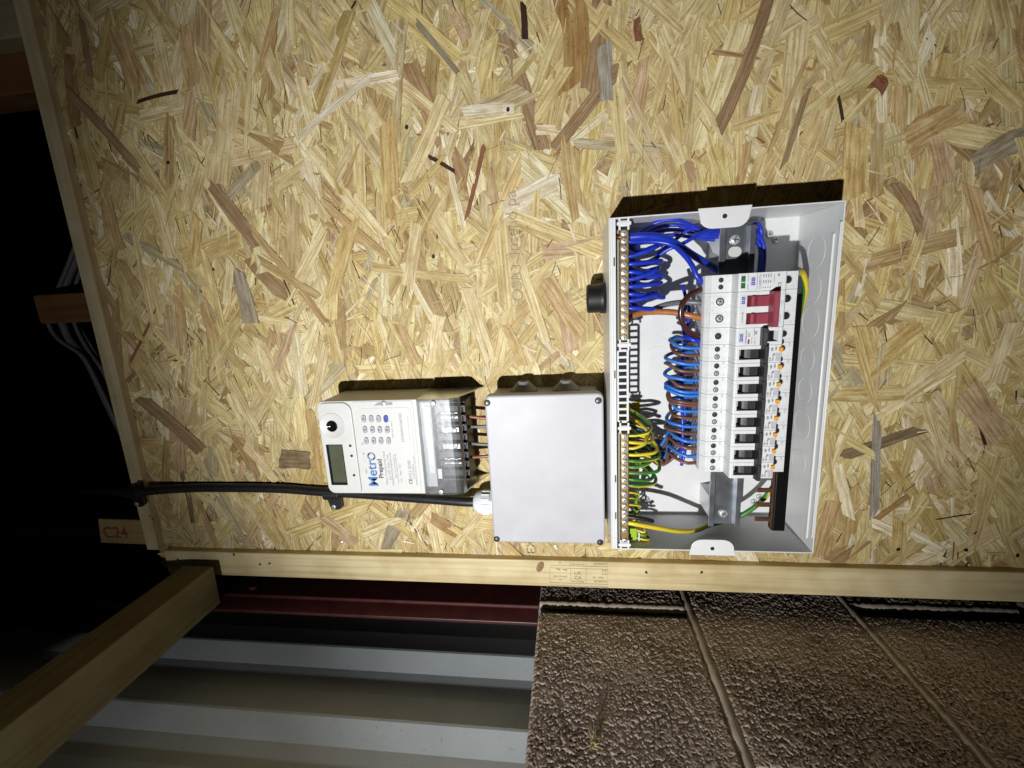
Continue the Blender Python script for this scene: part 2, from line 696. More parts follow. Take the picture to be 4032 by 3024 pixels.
scatter(1400, 0.08, 0.16, 0.014, 0.038, 0.0002, 0.0007)
scatter(1500, 0.05, 0.14, 0.007, 0.028, 0.0006, 0.0013)
scatter(1700, 0.012, 0.06, 0.0008, 0.0035, 0.0008, 0.0014, 0.035)
scatter(600, 0.003, 0.012, 0.0008, 0.003, 0.0011, 0.0016, 0.22)
scatter(560, 0.07, 0.15, 0.012, 0.034, 0.0012, 0.0018)
scatter(700, 0.010, 0.045, 0.0006, 0.0024, 0.0015, 0.0020, 0.03)
PALC_ALL = PALC
PALC = [(0.84, 0.79, 0.66), (0.78, 0.70, 0.52)]
scatter(800, 0.006, 0.030, 0.0006, 0.0028, 0.0016, 0.0021)
PALC = [(0.20, 0.125, 0.06), (0.28, 0.18, 0.09), (0.12, 0.07, 0.04)]  # dark slivers laid on top: shade of the crevices between strands, put into colour
scatter(750, 0.004, 0.028, 0.0004, 0.0014, 0.0016, 0.0021)
PALC = PALC_ALL
me = mb.mesh('strand_mat', S_ALL)
ca = me.color_attributes.new('Col', 'FLOAT_COLOR', 'POINT')
ca.data.foreach_set('color', np.array(cols, dtype=np.float32).ravel())
so = bpy.data.objects.new('strand_mat', me)
COL.objects.link(so)
adopt(so, osb)
so['kind'] = 'stuff'

SHAPES = []
for k in range(14):
    b_ = MB()
    strand_geo(b_, 1.0 * 0.1, 0.02, random.Random(100 + k), 0.0004, 0.08, 7, teeth=4)
    SHAPES.append(b_.mesh('strand', S_OBJ))


def strand(x, z, L_, W_, ang, c, h):
    o = inst(rnd.choice(SHAPES), 'strand', (x, -h, z), osb, (rnd.gauss(0, 0.012), ang, rnd.gauss(0, 0.003)), (L_ / 0.1, 1.0, W_ / 0.02))
    f = rnd.uniform(0.94, 1.06)
    o.color = (min(1, c[0] * f), min(1, c[1] * f), min(1, c[2] * f), 1)
    return o


# the strands one would recognise (measured ends, width, colour), in pixels of a 2212 wide view
KEY = [((1088, 70), (1172, 328), 34, 'brown'), ((1222, -10), (1228, 196), 62, 'orange'), ((1300, -20), (1275, 200), 58, 'brown'), ((1345, 135), (1195, 325), 30, 'brown'),
       ((648, 300), (806, 168), 17, 'white'), ((1000, 246), (1112, 236), 26, 'white'), ((838, 262), (848, 428), 46, 'yellow'), ((880, 398), (962, 212), 34, 'pale'),
       ((300, 222), (388, 200), 8, 'dark'), ((150, 205), (172, 306), 6, 'dark'), ((925, 338), (984, 372), 10, 'dark'), ((1008, 474), (1046, 316), 10, 'red'),
       ((1130, 8), (1134, 88), 14, 'dark'), ((455, 392), (560, 530), 36, 'brown'), ((548, 500), (706, 700), 20, 'tan'), ((150, 200), (306, 372), 26, 'brown'),
       ((306, 858), (440, 975), 44, 'brown'), ((605, 990), (672, 995), 58, 'greyb'), ((836, 1192), (884, 1104), 44, 'grey'), ((1086, 462), (1214, 398), 44, 'white'),
       ((1815, 985), (1988, 926), 28, 'greyb'), ((1893, 905), (1886, 1112), 22, 'slate'), ((1660, -10), (1548, 285), 27, 'brown'), ((1612, 310), (1592, 405), 20, 'tan'),
       ((1808, 210), (1818, 262), 7, 'dark'), ((1848, 275), (1842, 428), 52, 'yellow'), ((1304, 95), (1310, 220), 30, 'slate'), ((760, 160), (890, 235), 30, 'pale'),
       ((790, 225), (858, 330), 38, 'pale'), ((870, 185), (990, 285), 26, 'pale'), ((900, 50), (990, 160), 14, 'grey'), ((500, 195), (478, 400), 56, 'pale'),
       ((440, 650), (470, 740), 30, 'tan'), ((512, 580), (545, 700), 44, 'grey'), ((500, 560), (492, 660), 26, 'pale'), ((560, 560), (690, 640), 18, 'tan'),
       ((385, 620), (400, 760), 32, 'tan'), ((250, 700), (320, 780), 22, 'tan'), ((340, 670), (285, 780), 9, 'red'), ((900, 480), (880, 620), 34, 'pale'),
       ((760, 480), (720, 640), 40, 'yellow'), ((700, 440), (840, 560), 20, 'tan'), ((1010, 620), (1060, 780), 36, 'pale'), ((1180, 600), (1260, 720), 40, 'tan'),
       ((1120, 560), (1180, 740), 26, 'pale'), ((1215, 640), (1235, 760), 52, 'pink'), ((1170, 548), (1310, 535), 36, 'pink'), ((1375, 40), (1380, 90), 16, 'red'),
       ((1880, 180), (1908, 200), 26, 'red'), ((1900, 100), (1960, 180), 30, 'pale'), ((1960, 320), (2080, 250), 56, 'tan'), ((2010, 300), (2030, 400), 40, 'pink'),
       ((1925, 400), (1985, 500), 26, 'brown'), ((2010, 430), (1990, 520), 22, 'pink'), ((1870, 560), (1850, 640), 14, 'white'), ((2100, 360), (2212, 300), 46, 'grey'),
       ((2095, 400), (2140, 560), 36, 'tan'), ((1870, 800), (1990, 700), 56, 'yellow'), ((1950, 850), (2080, 760), 40, 'pale'), ((2108, 905), (2125, 960), 7, 'dark'),
       ((2080, 840), (2160, 950), 60, 'pink'), ((1990, 870), (2030, 1000), 26, 'pale'), ((1890, 1120), (1960, 1070), 14, 'orange'), ((2050, 880), (2060, 1010), 18, 'tan'),
       ((1868, 1150), (1860, 1235), 60, 'white'), ((1940, 1120), (1935, 1215), 34, 'yellow'), ((1800, 1080), (1770, 1200), 36, 'tan'), ((355, 1110), (330, 1040), 20, 'tan'),
       ((395, 1020), (420, 1130), 18, 'greyb'), ((430, 1080), (470, 1180), 22, 'tan'), ((560, 1090), (610, 1170), 24, 'yellow'), ((700, 1115), (770, 1175), 34, 'pink'),
       ((735, 1090), (725, 1180), 28, 'tan'), ((930, 1115), (1010, 1160), 34, 'orange'), ((640, 1110), (690, 1180), 20, 'pale'), ((980, 1180), (1040, 1110), 26, 'pale'),
       ((1050, 20), (1020, 120), 26, 'pale'), ((980, 30), (1010, 90), 34, 'pink'), ((640, 20), (720, 130), 24, 'pale'), ((560, 60), (610, 200), 30, 'pale'),
       ((600, 20), (560, 160), 22, 'tan'), ((700, 140), (640, 260), 16, 'white'), ((1430, 60), (1500, 240), 36, 'pale'), ((1480, 30), (1440, 120), 60, 'pale'),
       ((1500, 200), (1580, 330), 20, 'pale'), ((1420, 250), (1470, 360), 34, 'pale'), ((1720, 60), (1700, 280), 44, 'pale'), ((1660, 330), (1740, 130), 12, 'tan'),
       ((1760, 70), (1800, 150), 30, 'pale'), ((1740, 200), (1690, 360), 14, 'brown'), ((1390, 130), (1360, 320), 28, 'pink'), ((1330, 240), (1420, 390), 16, 'pale'),
       ((400, 60), (420, 190), 40, 'tan'), ((250, 60), (300, 190), 56, 'tan'), ((180, 40), (200, 170), 22, 'brown'), ((340, 60), (370, 200), 28, 'pale'),
       ((230, 430), (260, 540), 40, 'tan'), ((330, 420), (370, 560), 34, 'pale'), ((430, 470), (420, 580), 36, 'yellow'), ((260, 560), (320, 660), 30, 'tan'),
       ((560, 730), (610, 860), 36, 'pale'), ((640, 690), (600, 800), 26, 'pink'), ((700, 740), (670, 880), 30, 'pale'), ((500, 820), (560, 940), 32, 'pale'),
       ((530, 960), (600, 1040), 28, 'pale'), ((860, 700), (900, 790), 30, 'tan'), ((950, 680), (940, 780), 34, 'pale'), ((1090, 700), (1130, 790), 26, 'yellow')]
for i, ((u0, v0), (u1, v1), wd, c) in enumerate(KEY):
    a = at(u0 * 1.8228, v0 * 1.8228)
    b = at(u1 * 1.8228, v1 * 1.8228)
    m_ = (a + b) / 2
    d_ = b - a
    L_ = max(0.012, d_.length)
    W_ = wd * 1.8228 / 1720 * 0.592 * (0.95 if abs(d_.x) > abs(d_.z) else 1.0)
    ang = -math.atan2(d_.z, d_.x)
    strand(m_.x, m_.z, L_, W_, ang, COLS[c], 0.0016 + 0.00012 * (i % 9))
for i in range(300 - len(KEY)):
    L_ = rnd.uniform(0.07, 0.15)
    W_ = rnd.uniform(0.010, 0.030)
    a = R_(strand_angle())
    x = rnd.uniform(-0.40, 0.45)
    z = rnd.uniform(-0.62, 0.68)
    x = max(x, -0.42 + abs(math.cos(a)) * L_ / 2)
    z = min(z, 0.695 - abs(math.sin(a)) * L_ / 2)
    strand(x, z, L_, W_, a, rnd.choice(PALC), rnd.uniform(0.0013, 0.0019))

# printing on the sheet, and nail holes
PRINT = mat('faded grey print', (0.44, 0.36, 0.23), 0.8)
for s_, u, v in (('OSB3', 2040, 1190), ('Insend pa', 2022, 1010), ('12', 2006, 610), ('LOV', 1994, 310), ('3', 1984, 150)):
    p = at(u, v, -0.0034)
    text(s_, 0.021, p, PRINT, osb, Matrix(((1, 0, 0), (0, 0, -1), (0, 1, 0))).to_euler(), name='printed_mark', sx=1.0)
text('EXE', 0.02, at(2093, 2185, -0.0034), PRINT, osb, name='printed_mark')
hole = MB().lathe((0, 0, 0), 'y', [(1.0, -0.3), (0.9, 0.06), (0.55, -0.1)], 12).mesh('nail_hole', DARK)
for u, v in ((3538, 2164), (3805, 2167), (4008, 2188), (1600, 500), (1705, 1010), (2000, 430), (660, 640)):
    inst(hole, 'nail_hole', at(u, v, -0.0031), osb, (0, rnd.uniform(0, 3), 0), (0.0022, 0.001, 0.0028))
BRIGHT = mat('bright nail head', (0.85, 0.83, 0.78), 0.3, 0.6)
nail = MB().lathe((0, 0, 0), 'y', [(1.0, -0.5), (1.0, 0.1), (0.6, 0.35)], 12).mesh('nail_head', BRIGHT)
for u, v in ((1343, 2136), (2188, 2155), (943, 2119), (2192, 1512 * 0 + 2162)):
    inst(nail, 'nail_head', at(u, v, -0.0032), osb, None, (0.0024, 0.0015, 0.0030))

# ------------------------------------------------------------------ battens on the chipboard
lb = thing('timber_batten', 'long pale planed batten down the chipboard edge, stamped with grade marks', 'batten', (-0.41, 0, -1.2))
MB().box(-0.4300, -0.3872, -0.0138, -0.0002, -1.2, 0.6795).build('lath', PINE_Z, lb, bevel=0.0016)
GRADE = mat('grade stamp ink', (0.30, 0.24, 0.17), 0.8)
yb = -0.0142
bx0 = at(2165, 2290, yb)
fr = MB()


def bline(u0, v0, u1, v1, wd=0.0004):
    a, b = at(u0, v0, yb), at(u1, v1, yb)
    if abs(a.z - b.z) > abs(a.x - b.x):
        fr.box(min(a.x, b.x) - wd / 2 if False else (a.x + b.x) / 2 - wd / 2, (a.x + b.x) / 2 + wd / 2, yb - 0.0001, yb, min(a.z, b.z), max(a.z, b.z))
    else:
        fr.box(min(a.x, b.x), max(a.x, b.x), yb - 0.0001, yb, (a.z + b.z) / 2 - wd / 2, (a.z + b.z) / 2 + wd / 2)


for q in ((2165, 2237, 2393, 2241), (2165, 2294, 2393, 2301), (2165, 2237, 2165, 2294), (2247, 2238, 2247, 2296), (2308, 2239, 2308, 2298), (2393, 2241, 2393, 2301),
          (2165, 2228, 2393, 2231), (2245, 2213, 2245, 2229), (2308, 2215, 2308, 2230), (2393, 2215, 2393, 2231), (2165, 2305, 2393, 2311), (2247, 2306, 2247, 2316), (2308, 2307, 2308, 2318), (2393, 2308, 2393, 2321)):
    bline(*q)
fr.build('stamp_frame', GRADE, lb)
for s_, u, v, sz, al in (('UK', 2275, 2258, 0.0078, 'CENTER'), ('CA', 2275, 2276, 0.0078, 'CENTER'), ('1245', 2388, 2248, 0.0042, 'RIGHT'), ('C16', 2388, 2262, 0.0042, 'RIGHT'), ('EN 14081-1', 2388, 2276, 0.0040, 'RIGHT'),
                         ('GS BS4978', 2388, 2291, 0.0040, 'RIGHT'), ('1245-CPR-2607', 2205, 2270, 0.0034, 'CENTER'), ('22"', 2208, 2283, 0.0036, 'CENTER'), ('GS BS4978', 2388, 2222, 0.0040, 'RIGHT'), ('22', 2204, 2216, 0.004, 'CENTER'),
                         ('DRY GRADED', 2276, 2223, 0.003, 'CENTER'), ('DRY GRADED', 2276, 2291, 0.003, 'CENTER'), ('1245', 2388, 2315, 0.0042, 'RIGHT')):
    text(s_, sz, at(u, v, yb - 0.0001), GRADE, lb, ROT_SIDE, al, 'stamp_text')
lg = MB()
for (u, v) in ((2195, 2243), (2222, 2245)):
    a = at(u, v, yb)
    lg.prism([(a.x + 0.0012, a.z + 0.0038), (a.x + 0.0012, a.z - 0.0034), (a.x - 0.0012, a.z - 0.0044)], yb - 0.0001, yb)
lg.build('stamp_logo', GRADE, lb)
for u, v in ((920, 2184), (1023, 2222), (1061, 2219), (2545, 2254), (2763, 2254), (700, 2204)):
    inst(hole, 'nail_hole', at(u, v, yb), lb, (0, rnd.uniform(0, 3), 0), (0.0017, 0.0008, 0.0024))
KNOT = mat('knot wood', (0.28, 0.16, 0.08), 0.6, var=0.35, vscale=180)
KNOTR = mat('knot ring', (0.17, 0.085, 0.04), 0.6)
kb = at(2127, 2232, yb)
MB().prism([(kb.x + 0.0085 * math.cos(t_) * 1.0, kb.z + 0.0052 * math.sin(t_) - 0.3 * 0.0085 * math.cos(t_)) for t_ in [k * math.pi / 10 for k in range(20)]], yb - 0.00005, yb + 0.0008).build('knot_ring', KNOTR, lb)
MB().prism([(kb.x + 0.0078 * math.cos(t_), kb.z + 0.0045 * math.sin(t_) - 0.3 * 0.0078 * math.cos(t_)) for t_ in [k * math.pi / 10 for k in range(20)]], yb - 0.00012, yb + 0.0008).build('knot', KNOT, lb)

tb = thing('timber_lath', 'thin pale lath nailed along the top edge of the chipboard', 'lath', (0.3, 0, 0.69))
MB().box(-0.3866, 1.1, -0.0135, -0.0002, 0.6885, 0.7105).build('lath', PINE_X, tb, bevel=0.0012)
for u, v in ((590, 2033), (600, 2045)):
    inst(hole, 'nail_hole', at(u, v, -0.0138), tb, None, (0.0012, 0.0008, 0.0016))

# ------------------------------------------------------------------ timbers above the chipboard
cs = thing('timber_stub', 'sawn timber end stamped C24 in red, sticking up behind the lath', 'timber', (-0.378, 0.03, 0.70))
pz = at(387, 2043, 0.025)
pz2 = at(398, 2136, 0.025)
MB().prism([(-0.4045, 0.55), (-0.4000, pz2.z), (-0.3525, pz.z), (-0.3570, 0.55)], 0.024, 0.07).build('timber', ENDW, cs, bevel=0.0015)
text('C24', 0.030, at(405, 2098, 0.0236), mat('red stamp ink', (0.26, 0.07, 0.04), 0.8), cs, ROT_SIDE, name='stamp_text', bold=0.0006)
bs = thing('timber_stub', 'brown treated timber end poking up behind the lath in front of grey cables', 'timber', (0.015, 0.04, 0.70))
MB().prism([(-0.0095, 0.6), (-0.0062, 0.862), (-0.003, 0.8665), (0.0385, 0.8668), (0.0405, 0.862), (0.0385, 0.6)], 0.034, 0.058).build('timber', BROWNW, bs, bevel=0.002)
ts = thing('timber_post', 'dim brown upright timber behind the lath at its far end', 'timber', (0.36, 0.02, 0.70))
MB().box(0.322, 0.3985, 0.020, 0.07, 0.5, 1.5).build('timber', BROWNW, ts, bevel=0.002)
ts2 = thing('timber_post', 'pale upright timber beside the dim brown one above the lath', 'timber', (0.45, 0.0, 0.7115))
MB().box(0.372, 0.50, -0.012, 0.019, 0.7112, 1.5).build('timber', timber_mat('pale upright', (0.36, 0.3, 0.19), (0.28, 0.22, 0.13), 'z'), ts2, bevel=0.0015)
GC = 'grey cables looped behind the top edge'
for i, (pts, r, lab) in enumerate([
    ([(300, 960), (262, 1060), (215, 1170), (190, 1240), (197, 1290), (236, 1340), (317, 1395), (353, 1447), (410, 1560), (470, 1690), (560, 1850)], 0.0034, 'outermost thin grey cable looping behind the brown timber end'),
    ([(320, 990), (275, 1080), (245, 1170), (240, 1240), (252, 1290), (280, 1345), (325, 1395), (360, 1450), (415, 1570), (480, 1700), (570, 1850)], 0.0062, 'thick grey cable in the middle of the bundle behind the brown timber end'),
    ([(335, 1030), (305, 1100), (290, 1180), (288, 1240), (300, 1290), (330, 1350), (362, 1400), (408, 1465), (470, 1600), (560, 1760)], 0.0034, 'innermost thin grey cable nearest the lath behind the brown timber end'),
    ([(365, 1000), (330, 1075), (300, 1115), (285, 1180), (290, 1240), (320, 1300), (380, 1400), (430, 1500)], 0.0028, 'short thin grey cable crossing above the brown timber end')]):
    o = MB().tube(catmull([at(u, v, 0.075 + 0.008 * i) for u, v in pts], 6), r, 8).build('grey_cable', W_LGREY, None, True)
    tag(o, lab, 'cable', GC)

# ------------------------------------------------------------------ block wall on the left
XW = -0.467


def vnoise(X, Y, cell, seed):
    rs = np.random.RandomState(seed)
    n = 512
    T = rs.rand(n, n)
    gx, gy = X / cell, Y / cell
    ix, iy = np.floor(gx).astype(int), np.floor(gy).astype(int)
    fx, fy = gx - ix, gy - iy
    fx = fx * fx * (3 - 2 * fx)
    fy = fy * fy * (3 - 2 * fy)
    a = T[ix % n, iy % n]
    b = T[(ix + 1) % n, iy % n]
    c = T[ix % n, (iy + 1) % n]
    d = T[(ix + 1) % n, (iy + 1) % n]
    return (a * (1 - fx) + b * fx) * (1 - fy) + (c * (1 - fx) + d * fx) * fy


def block_mat(name, col, col2):
    m = bpy.data.materials.new(name)
    m.use_nodes = True
    t = m.node_tree
    L = t.links.new
    b = t.nodes['Principled BSDF']
    b.inputs['Roughness'].default_value = 1.0
    b.inputs['Specular IOR Level'].default_value = 0.0
    tc = t.nodes.new('ShaderNodeTexCoord')
    n = t.nodes.new('ShaderNodeTexNoise')
    n.inputs['Scale'].default_value = 35
    n.inputs['Detail'].default_value = 8
    n.inputs['Roughness'].default_value = 0.7
    L(tc.outputs['Object'], n.inputs['Vector'])
    r = t.nodes.new('ShaderNodeValToRGB')
    r.color_ramp.elements[0].position = 0.32
    r.color_ramp.elements[1].position = 0.68
    r.color_ramp.elements[0].color = (*col2, 1)
    r.color_ramp.elements[1].color = (*col, 1)
    L(n.outputs[0], r.inputs[0])
    n4 = t.nodes.new('ShaderNodeTexNoise')
    n4.inputs['Scale'].default_value = 7
    n4.inputs['Detail'].default_value = 4
    L(tc.outputs['Object'], n4.inputs['Vector'])
    r4 = t.nodes.new('ShaderNodeValToRGB')
    r4.color_ramp.elements[0].position = 0.35
    r4.color_ramp.elements[1].position = 0.62
    r4.color_ramp.elements[0].color = (0.74, 0.72, 0.70, 1)
    r4.color_ramp.elements[1].color = (1, 1, 1, 1)
    L(n4.outputs[0], r4.inputs[0])
    oi = t.nodes.new('ShaderNodeObjectInfo')
    mr = t.nodes.new('ShaderNodeMapRange')
    mr.inputs[3].default_value = 0.86
    mr.inputs[4].default_value = 1.08
    L(oi.outputs['Random'], mr.inputs[0])
    x1 = t.nodes.new('ShaderNodeMix')
    x1.data_type = 'RGBA'
    x1.blend_type = 'MULTIPLY'
    x1.inputs[0].default_value = 1
    L(r.outputs[0], x1.inputs[6])
    L(r4.outputs[0], x1.inputs[7])
    x2 = t.nodes.new('ShaderNodeVectorMath')
    x2.operation = 'SCALE'
    L(x1.outputs[2], x2.inputs[0])
    L(mr.outputs[0], x2.inputs['Scale'])
    L(x2.outputs[0], b.inputs['Base Color'])
    n2 = t.nodes.new('ShaderNodeTexNoise')
    n2.inputs['Scale'].default_value = 700
    n2.inputs['Detail'].default_value = 2
    L(tc.outputs['Object'], n2.inputs['Vector'])
    bp = t.nodes.new('ShaderNodeBump')
    bp.inputs['Strength'].default_value = 0.5
    bp.inputs['Distance'].default_value = 0.0008
    L(n2.outputs[0], bp.inputs['Height'])
    L(bp.outputs[0], b.inputs['Normal'])
    return m


BLOCK = block_mat('brown concrete block', (0.62, 0.52, 0.45), (0.47, 0.385, 0.325))
MORTAR = block_mat('pale mortar', (0.60, 0.53, 0.44), (0.47, 0.41, 0.33))
bw = thing('block_wall', 'rough brown concrete block wall beside the chipboard with pale mortar joints', 'wall', (XW, -0.2, -1.5))


def block(y0, y1, z0, z1, seed, step=0.0010):
    ny = max(2, int((y1 - y0) / step))
    nz = max(2, int((z1 - z0) / step))
    ys = np.linspace(y0, y1, ny)
    zs = np.linspace(z0, z1, nz)
    Y, Z = np.meshgrid(ys, zs, indexing='ij')
    yy, zz = Y + 3.0, Z + 3.0
    wx = (vnoise(yy, zz, 0.006, 3) - 0.5) * 0.006
    wz = (vnoise(yy, zz, 0.006, 4) - 0.5) * 0.006
    a = vnoise(yy + wx, zz + wz, 0.0036, seed)
    b = vnoise(yy + wz, zz + wx, 0.0019, seed + 1)
    c = vnoise(yy, zz, 0.06, seed + 2)
    e = vnoise(yy, zz, 0.0015, seed + 3)
    f_ = vnoise(yy, zz, 0.0011, seed + 5)
    m_ = 0.28 * a + 0.34 * b + 0.38 * e
    edge = np.minimum.reduce([Y - y0, y1 - Y, Z - z0, z1 - Z])
    thr = 0.37 + 0.16 * (c - 0.5) - 0.10 * np.clip((0.03 - edge) / 0.03, 0, 1)
    s = np.clip((m_ - thr) / 0.13, 0, 1)
    s = s * s * (3 - 2 * s)
    H = -0.0014 * (1 - s) + 0.0008 * (a - 0.5) + 0.0009 * (b - 0.5) + 0.0014 * (e - 0.5) + 0.0012 * (f_ - 0.5) + 0.0010 * (c - 0.5)
    H *= 0.72 + 0.35 * np.clip((vnoise(yy, zz, 0.045, seed + 9) - 0.3) * 2.5, 0, 1)
    H -= 0.004 * np.clip((0.004 - edge) / 0.004, 0, 1) ** 2
    verts = np.stack([XW + H, Y, Z], -1).reshape(-1, 3)
    idx = np.arange(ny * nz).reshape(ny, nz)
    q = np.stack([idx[:-1, :-1], idx[1:, :-1], idx[1:, 1:], idx[:-1, 1:]], -1).reshape(-1, 4)
    # sides back into the joint
    rim = np.concatenate([idx[:, 0], idx[-1, 1:], idx[-2::-1, -1], idx[0, -2:0:-1]])
    back = verts[rim].copy()
    back[:, 0] = XW - 0.05
    n0 = len(verts)
    k = len(rim)
    j = np.arange(k)
    sides = np.stack([rim[j], n0 + j, n0 + (j + 1) % k, rim[(j + 1) % k]], -1)
    me = bpy.data.meshes.new('block')
    V = np.concatenate([verts, back])
    F = np.concatenate([q, sides])
    me.vertices.add(len(V))
    me.vertices.foreach_set('co', V.ravel())
    me.loops.add(len(F) * 4)
    me.loops.foreach_set('vertex_index', F.ravel())
    me.polygons.add(len(F))
    me.polygons.foreach_set('loop_start', np.arange(0, len(F) * 4, 4))
    me.polygons.foreach_set('loop_total', np.full(len(F), 4))
    me.update(calc_edges=True)
    me.validate()
    me.materials.append(BLOCK)
    o = bpy.data.objects.new('block', me)
    COL.objects.link(o)
    adopt(o, bw)


Z1, Z2, Z3 = (-0.1595, 0.0562), (-0.3845, -0.1695), (-0.61, -0.3945)
block(-0.462, -0.0215, *Z1, 21)
block(0.0035, 0.16, *Z1, 31)
block(-0.226, 0.16, *Z2, 41)
block(-0.676, -0.236, *Z2, 51, 0.003)
block(-0.43, -0.0035, *Z3, 61)
block(0.0245, 0.16, *Z3, 71)
block(-0.91, -0.472, *Z1, 81, 0.004)
block(-0.88, -0.44, *Z3, 91, 0.004)
block(-0.91, 0.16, -1.5, -0.62, 95, 0.006)
mm = MB()
mm.box(XW - 0.045, XW - 0.0135, -0.91, 0.155, -1.49, 0.0545)


def bead(p0, p1, r, seed, n=60):
    rr = random.Random(seed)
    p0, p1 = Vector(p0), Vector(p1)
    pts, rad = [], []
    for i in range(n + 1):
        t_ = i / n
        p = p0.lerp(p1, t_)
        pts.append(p + Vector((rr.uniform(-0.0006, 0.0006), 0, rr.uniform(-0.0007, 0.0007)) if abs(p1.y - p0.y) > 0.1 else (rr.uniform(-0.0006, 0.0006), rr.uniform(-0.0009, 0.0009), 0)))
        rad.append(r * rr.uniform(0.9, 1.1))
    mm.tube(pts, rad, 10)


bead((XW - 0.0050, 0.155, -0.1653), (XW - 0.0050, -0.91, -0.1653), 0.0060, 1, 120)
bead((XW - 0.0050, 0.155, -0.3897), (XW - 0.0050, -0.91, -0.3897), 0.0060, 2, 120)
bead((XW - 0.0048, -0.0005, 0.055), (XW - 0.0048, -0.0005, -0.158), 0.0058, 3)
bead((XW - 0.0048, 0.0195, -0.394), (XW - 0.0048, 0.0195, -0.609), 0.0058, 4)
bead((XW - 0.0065, -0.231, -0.17), (XW - 0.0065, -0.231, -0.384), 0.0052, 5)
bead((XW - 0.0065, -0.467, 0.055), (XW - 0.0065, -0.467, -0.158), 0.0052, 6)
bead((XW - 0.0065, -0.435, -0.394), (XW - 0.0065, -0.435, -0.609), 0.0052, 7)
mm.build('mortar', MORTAR, bw, True)
# a tuft of dry moss stuck to the wall
tf = MB()
rt = random.Random(3)
ct = Vector((XW + 0.001, -0.216, -0.015))
for k in range(26):
    d_ = Vector((rt.uniform(0.1, 0.8), rt.uniform(-1, 1), rt.uniform(-1, 1))).normalized() * rt.uniform(0.004, 0.014)
    tf.tube([ct, ct + d_ * 0.6 + Vector((0.001, 0, 0)), ct + d_], [0.0006, 0.0005, 0.0002], 4)
tag(tf.build('straw_tuft', mat('dry straw', (0.40, 0.33, 0.16), 0.8)), 'small tuft of dry straw stuck on the rough block face', 'straw')

# ------------------------------------------------------------------ steel post and corrugated sheet beyond the blocks
sp_ = thing('steel_post', 'dark red painted steel upright between chipboard batten and corrugated sheet', 'steel post', (-0.47, 0.0, 0.0572))
MAROON = mat('maroon paint', (0.085, 0.019, 0.019), 0.42, var=0.25, vscale=40, bump=0.2, bscale=120)
MB().prism([(-0.4700, 0.09), (-0.4700, -0.006), (-0.4735, -0.0085), (-0.4770, -0.034), (-0.4815, -0.034), (-0.4790, -0.006), (-0.4760, 0.09)], 0.0572, 1.3, plane='xy').build('flange', MAROON, sp_, bevel=0.0008)
MB().lathe((-0.4702, 0.012, 0.55), 'x', [(0.008, -0.002), (0.008, 0.003), (0.006, 0.0045)], 6).build('bolt', MAROON, sp_)
SHEET = mat('grey coated sheet', (0.62, 0.67, 0.70), 0.42, var=0.08, vscale=14, dirt=0.35)
prof = []
crest, valley = -0.567, -0.5815
y = -0.004 + 0.1205 * 3
while y > -1.6:
    prof += [(crest, y + 0.004), (crest, y), (valley, y - 0.028), (valley, y - 0.068)]
    y -= 0.1205
sh = MB()
for j, z in enumerate((-0.6, 1.6)):
    for px, py in prof:
        sh.v.append((px, py, z))
    for px, py in prof:
        sh.v.append((px - 0.0007, py, z))
k = len(prof)
for i in range(k - 1):
    sh.face((i, i + 1, 2 * k + i + 1, 2 * k + i))
    sh.face((k + i + 1, k + i, 3 * k + i, 3 * k + i + 1))
for off in (0, k - 1):
    sh.face((off, k + off, 3 * k + off, 2 * k + off))
sheet = sh.build('corrugated_sheet', SHEET, None, bevel=0.0012)
tag(sheet, 'grey corrugated steel cladding with upright ribs behind the block wall', 'cladding')
bm_ = thing('timber_beam', 'dim sawn timber beam running forward overhead above the corrugated sheet', 'beam', (-0.434, -0.5, 0.574))
MB().box(-0.467, -0.4005, -1.7, -0.032, 0.574, 0.628).build('beam', PINE_Y, bm_, bevel=0.0015)
gr = MB().box(-6, 6, -6, 6, -1.52, -1.5).build('ground', mat('bare ground', (0.16, 0.13, 0.10), 0.9, var=0.3, vscale=4))
gr['kind'] = 'structure'

# ------------------------------------------------------------------ shared screw head
sm_ = MB()
sm_.lathe((0, 0, 0), 'y', [(1.0, -0.6), (1.0, 0.10), (0.86, 0.30), (0.45, 0.40)], 16)
sm_.box(-0.62, 0.62, -0.43, -0.2, -0.08, 0.08, 1)
sm_.box(-0.08, 0.08, -0.44, -0.2, -0.62, 0.62, 1)
SCREW = sm_.mesh('screw', [STEEL, DARK])
sw_ = MB()                                   # a screw down a round hole in white plastic
sw_.lathe((0, 0, 0), 'y', [(1.30, -0.2), (1.30, 0.05), (1.12, 0.10), (1.06, -0.02)], 18, 2)
sw_.lathe((0, 0, 0), 'y', [(1.08, -0.2), (1.08, 0.030)], 18, 1)
sw_.lathe((0, 0, 0), 'y', [(0.78, -0.2), (0.78, 0.10), (0.62, 0.22), (0.3, 0.26)], 14, 0)
sw_.box(-0.55, 0.55, -0.29, -0.1, -0.09, 0.09, 1)
sw_.box(-0.09, 0.09, -0.30, -0.1, -0.55, 0.55, 1)
WELLSCREW = sw_.mesh('terminal_screw', [STEEL, DARK, WHITEP])
sd_ = MB()                                   # the same hole with its screw deep inside
sd_.lathe((0, 0, 0), 'y', [(1.30, -0.2), (1.30, 0.05), (1.12, 0.10), (1.06, -0.02)], 18, 2)
sd_.lathe((0, 0, 0), 'y', [(1.08, -0.2), (1.08, 0.030)], 18, 1)
sd_.lathe((0.15, 0, 0.1), 'y', [(0.60, -0.2), (0.55, 0.06), (0.3, 0.09)], 12, 0)
DEEPSCREW = sd_.mesh('terminal_screw', [mat('shaded screw', (0.16, 0.16, 0.16), 0.35, 1.0), DARK, WHITEP])


